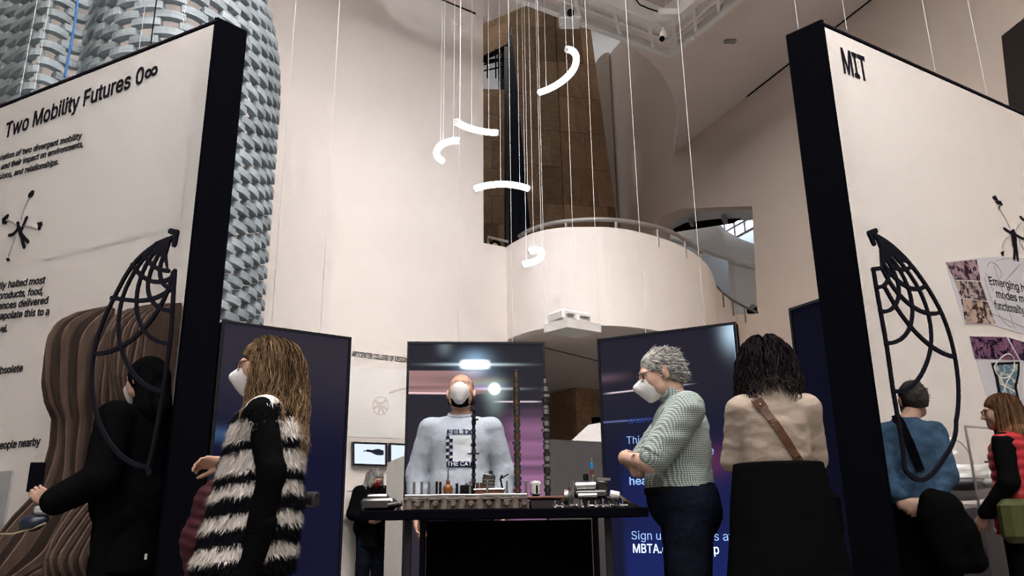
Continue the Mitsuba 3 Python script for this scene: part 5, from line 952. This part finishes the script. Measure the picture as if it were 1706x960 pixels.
patch.apply_translation([(u_(745)+u_(787))/2, .001, (zy(725)+zy(769))/2]); P.put('__sweatshirt__printed_panel', chest(patch, .004), 'm_whiteprint', False, label='pale printed panel')
for i in range(4):
    for j in range(2):
        b = trimesh.creation.box((.0195, .002, .019)).subdivide(); b.apply_translation([u_(747.7+j*5.6), .001, zy(728.2+(2*i+j)*5.4)]); P.put('__sweatshirt__check', chest(b, .008), 'm_navyprint', False)
shirt_text('FELIX', 745, 789, 723.5, 715.5, 'm_navyprint', 'lettering'); 
b = trimesh.creation.box((u_(746)-u_(789), .002, zy(768)-zy(778))).subdivide().subdivide(); b.apply_translation([(u_(746)+u_(789))/2, .001, (zy(768)+zy(778))/2]); P.put('__sweatshirt__printed_bar', chest(b, .004), 'm_navyprint', False, label='dark printed bar')
shirt_text('THE CAT', 747, 788, 776.5, 769.5, 'm_whiteprint', 'lettering')
m, cc = P.hair_cap((.016, .011, .009), (.03, .02, .016), .001, front=.03, low=-.06, amp=.003); m = trimesh.intersections.slice_mesh_plane(trimesh.Trimesh(m.vertices, m.faces, process=False), P.hr @ np.array([0, -1., 0]), P.g(0, -.005, 0)); cc = np.tile([.02, .014, .012], (len(m.vertices), 1)); P.put('__hair', m, 'm_hair', True, color=cc)
v = Vol(); g, c = P.g, P.sc; v.ell(g(0, .034, -.056), np.array([.0635, .067, .068])*c, P.hr); v.rc(g(-.05, .0, -.07), g(.05, .0, -.07), .026*c, .026*c, .03); v.cut(g(0, 0, -.048), P.hr @ np.array([0, .30, 1])); v.cut(g(0, -.025, 0), P.hr @ np.array([0, -1, 0])); P.put('__beard', v.mesh(.006), 'm_cloth_black', label='short dark beard')
# ---- man with crossed arms
q = at_dist(1128, 640, 3.95); S0 = (q[0], q[1], 1.755, 84)
P = Person('grey-haired man with crossed arms in a pale checked shirt, glasses and white mask', *S0, skin='b', joints=dict(head=(0, .085, 1.565), neck=(0, .005, 1.425), shL=(-.18, -.02, 1.365), shR=(.18, .0, 1.365), chest=(0, .0, 1.26), elL=(-.215, .165, 1.12), wrL=(.03, .275, 1.165), elR=(.205, .20, 1.12), wrR=(-.04, .225, 1.10)), head_rot=(10, -16, 0), width=1.0, belly=.026,
    hand={'L': ((1, -.15, .1), (0, -1, -.2), 30), 'R': ((-1, -.25, .05), (0, 1, .1), 22)}).body()
P.mask(.010).glasses().pants('m_jeans', waist=1.06, infl=.02)
dif('m_check', mikit.proc(lambda p, n, uv: mikit.mix((.50, .56, .53), (.13, .17, .165), .55*(mikit.smoothstep(.46, .56, dr.abs(((p.x*.75+p.y*.66)*105)-dr.floor((p.x*.75+p.y*.66)*105)-.5)*2)+mikit.smoothstep(.46, .56, dr.abs(p.z*105-dr.floor(p.z*105)-.5)*2)))))
def shirt_extra(v, j, c):
    for q in 'LR': v.rc(j['sh'+q]+(j['el'+q]-j['sh'+q])*.3, j['sh'+q]+(j['el'+q]-j['sh'+q])*.86, .073*c, .070*c, .02)
P.top('__shirt', 'm_check', infl=.013, sleeve=.5, hem=1.0, neck=.03, amp=.008, seed=9, armr=(.076, .072, .066), extra=shirt_extra, h=.008)
v = Vol(); j, c = P.j, P.sc; v.rc(j['neck']+[0, -.02, -.015], j['neck']+[0, .028, .045], .074*c, .064*c, .02); v.cut(j['neck']+[0, .02, .058], (0, -.55, 1)); v.post = folds(.003, 4); P.put('__shirt__collar', v.mesh(.007), 'm_check')
for q in 'LR': a = j['sh'+q]+(j['el'+q]-j['sh'+q])*.80; b = j['sh'+q]+(j['el'+q]-j['sh'+q])*.90; P.put('__shirt__cuff', Vol().rc(a, b, .076*c, .075*c).cut(b, b-a).cut(a, a-b).mesh(.007), 'm_check')
v = Vol(); v.ell(j['pelvis']+[0, .02, .055*c], np.array([.183, .170, .11])*c); v.cut((0, 0, 1.02*c), (0, 0, 1)); v.cut((0, 0, .985*c), (0, 0, -1)); P.put('__belt', v.mesh(.009), 'm_dark')
P.short_hair((.16, .155, .15), (.60, .59, .57), strands=2600, slen=.030, curl=.22, seed=5, w=.0026, thick=.003, amp=.006, freq=38, low=-.055)
# ---- woman seen from behind in the beige sweater
q = at_dist(1282, 640, 3.7); S0 = (q[0], q[1], 1.70, -6)
P = Person('dark-haired woman seen from behind in a beige sweater and black skirt', *S0, skin='b', joints=dict(head=(.012, .075, 1.585), neck=(0, .0, 1.435), shL=(-.148, -.01, 1.375), shR=(.148, -.01, 1.375), elL=(-.178, .06, 1.155), elR=(.175, .06, 1.155), wrL=(-.08, .27, 1.15), wrR=(.06, .29, 1.10)), head_rot=(-16, -20, 0), width=.9, hand={'L': ((1, .1, 0), (0, -1, 0), 30), 'R': ((-1, .1, 0), (0, -1, 0), 30)}).body()
dif('m_beige', mikit.proc(lambda p, n, uv: mi.Color3f(.37, .30, .25)*(.88+.24*mikit.fbm(p.x*120, p.y*120, p.z*160, octaves=2))))
hz = at_dist(1286, 782, 3.62)[2]/P.sc
gk = P.top('__sweater', 'm_beige', infl=.014, sleeve=1.96, hem=hz, neck=.02, amp=.007, seed=14, armr=(.059, .053, .045), collar=.075, h=.008)
P.mask(); v = Vol(); j, c = P.j, P.sc
v.ell(j['pelvis']+[0, 0, .0], np.array([.175, .15, .16])*c); v.rc(j['waist']+[0, 0, .04], (0, 0, .42), .145, .235, .05); v.rc(j['waist']+[-.04, 0, .04], (-.06, 0, .42), .145, .22, .05); v.rc(j['waist']+[.04, 0, .04], (.06, 0, .42), .145, .22, .05); v.post = folds(.006, 3, 9, 2); v.cut((0, 0, hz*c+.03), (0, 0, 1)); v.cut((0, 0, .36), (0, 0, -1)); P.put('__skirt', v.mesh(.012), 'm_cloth_black')
for q in 'LR':
    P.put('__boot', Vol().chain([j['kn'+q], j['an'+q]-[0, 0, .03]], [.068, .05], .02).rc(j['an'+q]-[0, .035, .035], j['to'+q]+[0, .02, .01], .045, .04, .03).cut((0, 0, .002), (0, 0, -1)).mesh(.012), 'm_black')
P.long_hair(1300, .225, (.006, .005, .006), (.030, .024, .026), part=0., wave=.012, seed=8, w=.0042, droop=.24, front=.40, body_r=.07)
# cross-body strap with its bag
bg = thing('shoulder_bag', 'brown leather cross-body strap and black bag on the woman in the beige sweater', 'bag'); sv = lverts(gk, P.M)
mat('m_leather', mikit.proc(lambda p, n, uv: mi.Color3f(.085, .034, .018)*(.6+.8*mikit.fbm(p.x*50, p.y*50, p.z*50, octaves=2))), .45)
def backpt(px, py): p = at_dist(px, py, 3.55); return (P.M[:3, :3].T @ (p-P.M[:3, 3]))
a, b = backpt(1254, 652), backpt(1354, 790); t = np.linspace(0, 1, 40)[:, None]; line = a*(1-t)+b*t; dv = (b-a)/np.linalg.norm(b-a); sdv = np.cross(dv, [0, 1, 0]); V = np.vstack([line-sdv*.017, line+sdv*.017]); V[:, 1] = 0
F = [f for i in range(39) for f in ([i, i+1, 41+i], [i, 41+i, 40+i])]; d0 = drape(trimesh.Trimesh(V, F, process=False), sv, 1, -1, .005); Vt = np.vstack([d0.vertices, d0.vertices-[0, .004, 0]]); Ft = F+[[x+80, z+80, y+80] for x, y, z in F]; Ft += [f for i in range(39) for f in ([i, 80+i, 81+i], [i, 81+i, i+1], [40+i, 41+i, 121+i], [40+i, 121+i, 120+i])]
m = trimesh.Trimesh(Vt, Ft, process=False); m.apply_transform(P.M); kk = add(bg+'__strap', m, 'm_leather', label='brown leather strap')
ov = d0.vertices; kp = (ov[6]+ov[46])/2; pd_ = trimesh.creation.box((.046, .008, .05)); pd_.apply_transform(M4(kp-[0, .006, 0], sdv, [0, 1, 0], dv)); pd_.apply_transform(P.M); add(kk+'__loop', pd_, 'm_leather')
rv = lathe([(0, 0), (.0045, 0), (.004, .003), (0, .004)], 12, at=kp-[0, .011, 0], axis=[0, -1, 0]); rv.apply_transform(P.M); add(kk+'__rivet', rv, 'm_brass' if 'm_brass' in scene else 'm_steel', True)
e = (ov[39]+ov[79])/2-np.array([0, .05, 0]); hk = [tube([e+[0, -.004, 0], e+[.008, -.008, -.02], e+[.02, -.01, -.035]], .0055, 8), tube([e+[.02+.010*math.cos(x), -.01, -.045+.012*math.sin(x)] for x in np.linspace(0, 6.28, 14)], .003, 6)]; m = cat(hk); m.apply_transform(P.M); mat('m_brass', (.75, .60, .42), .3, 1.0); add(bg+'__clasp', m, 'm_brass', True)
m = bevel_box((.10, .20, .20), .03, e+[.085, .08, -.16]); m.apply_transform(P.M); add(bg+'__bag', m, 'm_black')
# ---- man in the denim shirt, a reflection built solid inside the right display
q = at_dist(1502, 660, 5.5); S0 = (q[0], q[1], 1.72, -16)
hb = loc(at_dist(1502, 852, 5.36), S0)
P = Person('short-haired man in a denim shirt seen from behind, hands behind his back', *S0, skin='b', joints=dict(shL=(-.155, -.01, 1.385), shR=(.155, -.01, 1.385), elL=(-.175, -.10, 1.13), elR=(.165, -.10, 1.12), wrL=(-.12, -.175, .965), wrR=(.03, -.18, .945), head=(.07, .05, 1.60)), head_rot=(8, -8, 0), width=.94, hand={'L': ((.9, -.1, -.3), (0, 1, 0), 35), 'R': ((-.9, -.1, -.2), (0, 1, 0), 35)}).body()
dif('m_denim', mikit.proc(lambda p, n, uv: mi.Color3f(.036, .068, .115)*(.5+.9*mikit.fbm(p.x*22, p.y*22, p.z*22, octaves=3))))
gk = P.top('__shirt', 'm_denim', infl=.018, sleeve=1.72, hem=.80, neck=.03, amp=.008, seed=21, armr=(.064, .056, .050), collar=.05); P.pants('m_cloth_black')
P.short_hair((.022, .019, .018), (.06, .055, .052), strands=500, slen=.014, seed=7, w=.002, thick=.005, amp=.004, low=-.06)
sb_ = thing('shoulder_strap', 'black strap slung across the back of the denim shirt', 'strap'); sv = lverts(gk, P.M); a, b = loc(at_dist(1494, 690, 5.4), S0)*P.sc, loc(at_dist(1532, 785, 5.4), S0)*P.sc; t = np.linspace(0, 1, 30)[:, None]; line = a*(1-t)+b*t; dv = (b-a)/np.linalg.norm(b-a); sdv = np.cross(dv, [0, 1, 0]); V = np.vstack([line-sdv*.024, line+sdv*.024]); V[:, 1] = 0; F = [f for i in range(29) for f in ([i, i+1, 31+i], [i, 31+i, 30+i])]; m = drape(trimesh.Trimesh(V, F, process=False), sv, 1, -1, .008); V2 = np.vstack([m.vertices, m.vertices-[0, .004, 0]]); m = trimesh.Trimesh(V2, F+[[x+60, z+60, y+60] for x, y, z in F], process=False); m.apply_transform(P.M); scene[sb_] = mikit.ply(m, 'm_black')
o = at_dist(1588, 880, 5.32); v = Vol(); v.chain([o+[-.10, .0, .16], o+[-.03, 0, .12], o+[.04, 0, -.02], o+[.08, 0, -.17]], [.05, .065, .075, .07], .06).rc(o+[-.10, 0, .06], o+[-.05, 0, -.18], .08, .08, .06); v.post = folds(.012, 5, 7, 3); one('jacket', v.mesh(.012), 'm_blackcloth', 'black jacket carried over the arm of the man in the denim shirt', 'jacket', smooth=True)
# ---- woman in the red vest, a reflection built solid as well
q = at_dist(1674, 690, 6.1); S0 = (q[0], q[1], 1.66, 40)
P = Person('brown-haired woman in a red quilted vest standing before the white car', *S0, skin='a', joints=dict(head=(0, .03, 1.61), wrL=(-.20, .16, .93), wrR=(.20, .16, .93)), head_rot=(26, -4, 0)).body(.008)
P.glasses('thin glasses'); P.pants('m_cloth_black'); P.top('__sweater', 'm_cloth_black', infl=.012, sleeve=1.95, hem=.9, armr=(.066, .058, .048), collar=.05, seed=5)
mat('m_redvest', (.36, .022, .030), .5, spec=.3); v = P.base(.022); j, c = P.j, P.sc
v.post = lambda P_, d: d-.010*np.abs(np.sin(P_[:, 2]*52)); v.cut((0, 0, .80*c), (0, 0, -1)); v.cut(j['neck']+[0, 0, .015], (0, -.2, 1)); v.rc(j['pelvis'], j['pelvis']-[0, 0, .12], .155, .16, .05); P.put('__vest', biggest(v.mesh(.009)), 'm_redvest')
P.long_hair(800, .27, (.05, .025, .014), (.20, .11, .06), wave=.003, seed=12, w=.0045, droop=.4, front=.45, body_r=.05)
gb = thing('shoulder_bag', 'olive green bag at the hip of the woman in the red vest', 'bag'); mat('m_olive', (.045, .05, .012), .6); o = at_dist(1700, 868, 5.9); add(gb+'__body', bevel_box((.24, .12, .26), .04, o), 'm_olive'); add(gb+'__strap', tube([o+[-.05, 0, .12], o+[-.06, .02, .35], P.wpt((.10, -.12, 1.44))], .008, 6), 'm_dark')
# ---- woman far behind with the red mask
q = at_dist(621, 820, 9.55); S0 = (q[0], q[1], 1.53, -150)
P = Person('grey-haired woman in black with a dark red mask, reading beside the white shelf', *S0, skin='a', joints=dict(head=(0, .075, 1.56), neck=(0, .01, 1.43), elL=(-.26, .02, 1.12), wrL=(-.10, .26, 1.02), elR=(.27, .04, 1.12), wrR=(.13, .24, 1.03)), head_rot=(18, -26, 0), width=1.2, hand={'L': ((.8, .5, .1), (0, -.4, .7), 30), 'R': ((-.8, .4, -.2), (0, -.5, .7), 40)}).body(.010)
dif('m_redmask', (.10, .012, .012)); P.mask(mt='m_redmask'); P.pants('m_jeans'); P.top('__coat', 'm_cloth_black', infl=.04, sleeve=1.85, hem=.70, armr=(.09, .08, .06), seed=17, flare=.02, h=.012)
P.long_hair(300, .17, (.16, .15, .14), (.50, .48, .46), wave=.004, seed=15, w=.006, droop=.3, front=.2, body_r=.09)
ph = thing('booklet', 'small dark booklet in the hand of the woman with the red mask', 'booklet'); m = bevel_box((.12, .16, .012), .003); m.apply_transform(rotm4 if 'rotm4' in globals() else np.eye(4)); m.apply_translation(P.wpt((0, .33, 1.05))); scene[ph] = mikit.ply(m, 'm_dark')
o = at_dist(652, 890, 9.35); v = Vol(); v.chain([o+[-.06, 0, .16], o+[0, 0, .02], o+[.02, 0, -.16]], [.07, .11, .09], .06); v.post = folds(.015, 6, 6, 3); one('jacket', v.mesh(.014), 'm_blackcloth', 'black bundled coat held by the woman with the red mask', 'jacket', smooth=True)
# ---- dark figure with a phone, a reflection built solid inside the left display
q = at_dist(246, 640, 4.95); S0 = (q[0], q[1], 1.81, 62)
hp_ = loc(at_dist(108, 856, 5.40), S0)
P = Person('dark figure in black raising a phone inside the left display, white mask', *S0, skin='b', joints=dict(elL=(-.245, -.06, 1.08), wrL=(-.36, .14, .965), elR=(.28, .08, 1.12), wrR=(.20, .20, .95)), head_rot=(10, -4, 0), width=1.2, hand={'L': ((-.55, .45, .5), (.6, .6, .1), 58, dict(thumb=.9))}).body()
P.mask(); P.pants('m_cloth_black'); P.top('__coat', 'm_cloth_black', infl=.03, sleeve=1.93, hem=.62, armr=(.10, .088, .066), collar=.08, seed=27, flare=.03, h=.011); v = Vol(); g, c = P.g, P.sc; v.ell(g(0, -.022, .02), np.array([.094, .115, .112])*c, P.hr); v.rc(g(0, -.06, -.02), P.j['neck']+[0, -.05, .0], .085*c, .10*c, .04); v.sub.append((g(0, .125, -.06), np.array([.07, .085, .12])*c, .02)); P.put('__hood', v.mesh(.008), 'm_cloth_black')
ph = thing('phone', 'black phone held upright by the dark figure in the left display', 'phone'); o = P.wpt(P.j['wrL']/P.sc+np.array([-.055, .07, .125])); m = bevel_box((.072, .010, .15), .004); m.apply_transform(trimesh.transformations.rotation_matrix(math.radians(20), [0, 0, 1])); m.apply_translation(o); scene[ph] = mikit.ply(m, 'm_black')
# zip pull, cord, and badge of the dark figure
zp = at_dist(243, 928, 4.72); one('zip_pull', bevel_box((.014, .008, .03), .003, zp), 'm_white', 'small pale zip pull on the dark figure in the left display', 'zip pull')
# ---- visitor behind the balcony sill
P = None
q = at_dist(825, 403, 12.6); S0 = (q[0], q[1], 1.66, 160)
hd = thing('person', 'head of a dark-haired visitor just above the sill of the tall opening', 'person'); g0 = Vol(); hz_ = q[2]-.10; head_prims(g0, (q[0], q[1], hz_), rotm(160), 1.0); g0.rc((q[0], q[1], hz_-.08), (q[0], q[1], hz_-.25), .055, .06, .03).rc((q[0]-.16, q[1], hz_-.29), (q[0]+.16, q[1], hz_-.29), .075, .075, .05).rc((q[0], q[1], hz_-.3), (q[0], q[1], zb+.45), .17, .15, .05); scene[hd] = mikit.ply(g0.mesh(.014), SK['b'], smooth=True)
m = Vol().ell((q[0], q[1]+.02, hz_+.04), (.088, .108, .095)).cut((q[0], q[1]-.03, hz_-.02), (0, -1, -.6)).mesh(.012); add(hd+'__hair', m, 'm_cloth_black', True)
# ================================================================ ridged seat, a reflection built solid inside the left display
dif('m_ridge', mikit.proc(lambda p, n, uv: mi.Color3f(.115, .08, .064)*(.6+.8*mikit.fbm(p.x*20, p.y*20, p.z*3, octaves=2)))); dif('m_ridge2', mikit.proc(lambda p, n, uv: mi.Color3f(.05, .036, .031)*(.6+.8*mikit.fbm(p.x*20, p.y*20, p.z*3, octaves=2))))
sm_ = lambda x, a, b: (lambda t: t*t*(3-2*t))(np.clip((x-a)/(b-a), 0, 1))
seat = thing('ridged_seat', 'huge brown high-backed seat of stacked wavy slabs inside the left display', 'seat')
W0z = [0, .3, .55, .70, .83, .95, 1.08, 1.25, 1.41, 1.57, 1.68, 1.80, 1.96, 2.11, 2.25, 2.35, 2.40]; W0w = [.50, .56, .60, .55, .48, .40, .29, .25, .23, .24, .31, .35, .36, .36, .31, .24, .15]
def slab(u, prof, mtl, th):
    m = prism(sg.Polygon([(.02, prof[0][1])]+list(prof)+[(.02, prof[-1][1])]).buffer(0).simplify(.003), th); m.apply_transform(M4(bl.pt(u, 0), bl.n, [0, 0, 1], np.cross(bl.n, [0, 0, 1]))); add(seat+'__slab', m, mtl)
u0, u1, ns = -2.02, el[1]-.03, 30; du = (u1-u0)/(ns-1); zz = np.linspace(.01, 1, 70)
for i in range(ns):
    f = i/(ns-1); top = 2.40-.16*math.exp(-((f-.30)/.07)**2)-.05*(f > .35)-.10*max(0, f-.7); z = zz*top
    w = np.interp(z, W0z, W0w); a = 1-sm_(f, 0, .30)*.80+sm_(f, .34, .5)*.55
    w = w*a+.03*np.sin(z*3.4+f*9)*(f > .02)+.016*np.sin(z*8.5+f*14)*(f > .1); low = sm_(-z, -.75, -.45); w = w*(1-low)+low*(.56-.30*sm_(f, .25, .8)+.03*math.sin(f*40)*0)
    cap = np.sqrt(np.clip(1-((zz-.90)/.10).clip(0)**2, .02, 1)); slab(u0+i*du, list(zip(np.clip(w*cap, .035, .66), z)), 'm_ridge' if i % 2 else 'm_ridge2', du*.70)
for i in range(1, 26):
    u = u0-i*du; top = max(.42, .86-.018*i-.1*math.sin(i*.12)); z = zz*top; w = .50+.05*np.sin(z*5+i*.2)-.16*sm_(z, top*.55, top); cap = np.sqrt(np.clip(1-((zz-.80)/.20).clip(0)**2, .02, 1)); slab(u, list(zip(w*cap, z)), 'm_ridge' if i % 2 else 'm_ridge2', du*.70)
# blue device with a strap and a green badge on the seat
dv_ = thing('gadget', 'dark blue rounded gadget with a pale band left of the raised phone', 'gadget'); o = at_plane(52, 872, bl.o+bl.n*.50, bl.n); add(dv_+'__body', (lambda m: m)(Vol().ell(o, (.070, .05, .048)).rc(o+[.02, 0, .0], o+[.07, .01, .02], .040, .028).mesh(.008)), 'm_bluebody' if 'm_bluebody' in scene else 'm_darkblue', True); add(dv_+'__band', bevel_box((.10, .05, .05), .012, o+[.06, .0, .075]), 'm_plastic_pale')
dif('m_cord', (.40, .33, .22)); add(dv_+'__cord', tube([o+[-.22, -.02, -.06], o+[-.08, -.03, -.06], o+[.03, -.03, -.03], o+[.10, -.02, .0]], .006, 6), 'm_cord')
gbd = thing('badge', 'small oval green and silver badge at the back of the ridged seat', 'badge'); bo = at_plane(156, 787, bl.o+bl.n*.40, bl.n); mat('m_green', (.03, .10, .05), .3); e = trimesh.creation.icosphere(3, 1.0); e.apply_scale([.060, .02, .038]); e.apply_translation(bo); add(gbd+'__shell', e, 'm_green', True); add(gbd+'__bar', bevel_box((.04, .01, .012), .003, bo+[0, -.02, .006]), 'm_steel'); add(gbd+'__bar', bevel_box((.035, .01, .01), .003, bo+[.004, -.019, -.012]), 'm_steel')
# ================================================================ the white car model on its plinth, reflections built solid inside the right display
pl_ = thing('plinth', 'dark grey plinth under the white car model in the right display', 'plinth'); co = at_plane(1606, 820, br.o+br.n*.32, br.n); cx = br.x; cn = -br.n; back_d = abs((co-br.o) @ br.n)
ptop = at_plane(1606, 849, br.o+br.n*.55, br.n)[2]; uc = (co-br.o) @ br.x
scene[pl_] = mikit.ply(br.put(prism(sg.box(uc-.45, .0, uc+1.4, ptop), .66), .02), 'm_grey_board')
car = thing('car_model', 'white streamlined car model with a bubble canopy and dark oval grille', 'model car')
f1 = at_plane(1605, 825, br.o+br.n*.50, br.n); mat('m_carwhite', (.72, .72, .70), .25, clearcoat=.5)
Rc = rotm(-25); K = 1.65; cz = ptop+.115*K; cc_ = np.array([f1[0], f1[1], cz])+np.array([.5, .86, 0])*.19; LP_ = lambda x, y, z: cc_+Rc @ np.array([x*K, y*.74, z*K]); v = Vol(); v.ell(cc_, (.19*K, .26, .078*K), Rc, .03)
for q in (-1, 1): v.ell(LP_(q*.13, -.14, .01), (.07*K, .14, .07*K), Rc, .05); v.ell(LP_(q*.14, .2, .0), (.065*K, .14, .075*K), Rc, .05)
v.cut((0, 0, ptop+.035), (0, 0, -1)); add(car+'__body', v.mesh(.008), 'm_carwhite', True)
def egg(c, r): e = trimesh.creation.icosphere(3, 1.0); e.apply_scale(r); e.apply_transform(np.block([[Rc, np.asarray(c)[:, None]], [np.zeros((1, 3)), np.ones((1, 1))]])); return e
add(car+'__grille', egg(LP_(0, -.335, -.012), [.115*K, .04, .027*K]), 'm_gunmetal', True)
for q in (-1, 1): add(car+'__headlight', egg(LP_(q*.085, -.36, -.010), [.022*K, .03, .018*K]), 'm_plastic_pale', True)
b = bevel_box((.36*K, .44, .035), .01); b.apply_transform(M4(cc_*[1, 1, 0]+[0, 0, ptop+.0185], Rc[:, 0], Rc[:, 1], Rc[:, 2])); add(car+'__sill', b, 'm_whitepaint')
cb_ = LP_(-.02, .02, .068); ar = [cb_+Rc @ np.array([.075*K*math.cos(a), 0, .125*K*math.sin(a)]) for a in np.linspace(0, math.pi, 20)]; kc_ = add(car+'__canopy', cat([tube(ar, .006, 6), tube([cb_+Rc @ np.array([.085*K*math.cos(a), .10*math.sin(a), 0]) for a in np.linspace(0, 6.283, 24)], .012, 6)]), 'm_steel', label='bubble canopy rim')
scene['m_canopy'] = {'type': 'thindielectric'}; dm = trimesh.intersections.slice_mesh_plane(trimesh.creation.icosphere(3, 1.0), [0, 0, 1], [0, 0, 0]); dm.apply_scale([.075*K, .10, .123*K]); dm.apply_transform(np.block([[Rc, cb_[:, None]], [np.zeros((1, 3)), np.ones((1, 1))]])); add(kc_+'__glass', dm, 'm_canopy', True, label='clear bubble glass')
for q in (-1, 1): add(car+'__vent', bevel_box((.05, .03, .012), .004, LP_(q*.11, -.12, .082)), 'm_dark')
sheet_box = lambda a, b, c, d: trimesh.Trimesh([[a, b, 0], [c, b, 0], [c, d, 0], [a, d, 0]], [[0, 1, 2], [0, 2, 3]], process=False)
vt = thing('glass_case', 'clear glass showcase on the plinth in front of the white car model', 'display case'); add(vt+'__rail', bar(br.pt(uc-.45, at_plane(1585, 716, br.o+br.n*.5, br.n)[2], .67), br.pt(uc+1.4, at_plane(1585, 716, br.o+br.n*.5, br.n)[2], .67), .012, .012), 'm_plastic_grey')
scene['m_glass'] = {'type': 'thindielectric'}; add(vt+'__pane', br.put(sheet_box(uc-.45, ptop, uc+1.4, at_plane(1585, 716, br.o+br.n*.5, br.n)[2]), .67), 'm_glass', label='clear glass front')
for uu in (uc-.45, uc+1.4): add(vt+'__post', bar(br.pt(uu, ptop, .67), br.pt(uu, at_plane(1585, 716, br.o+br.n*.5, br.n)[2], .67), .012, .012), 'm_plastic_grey')
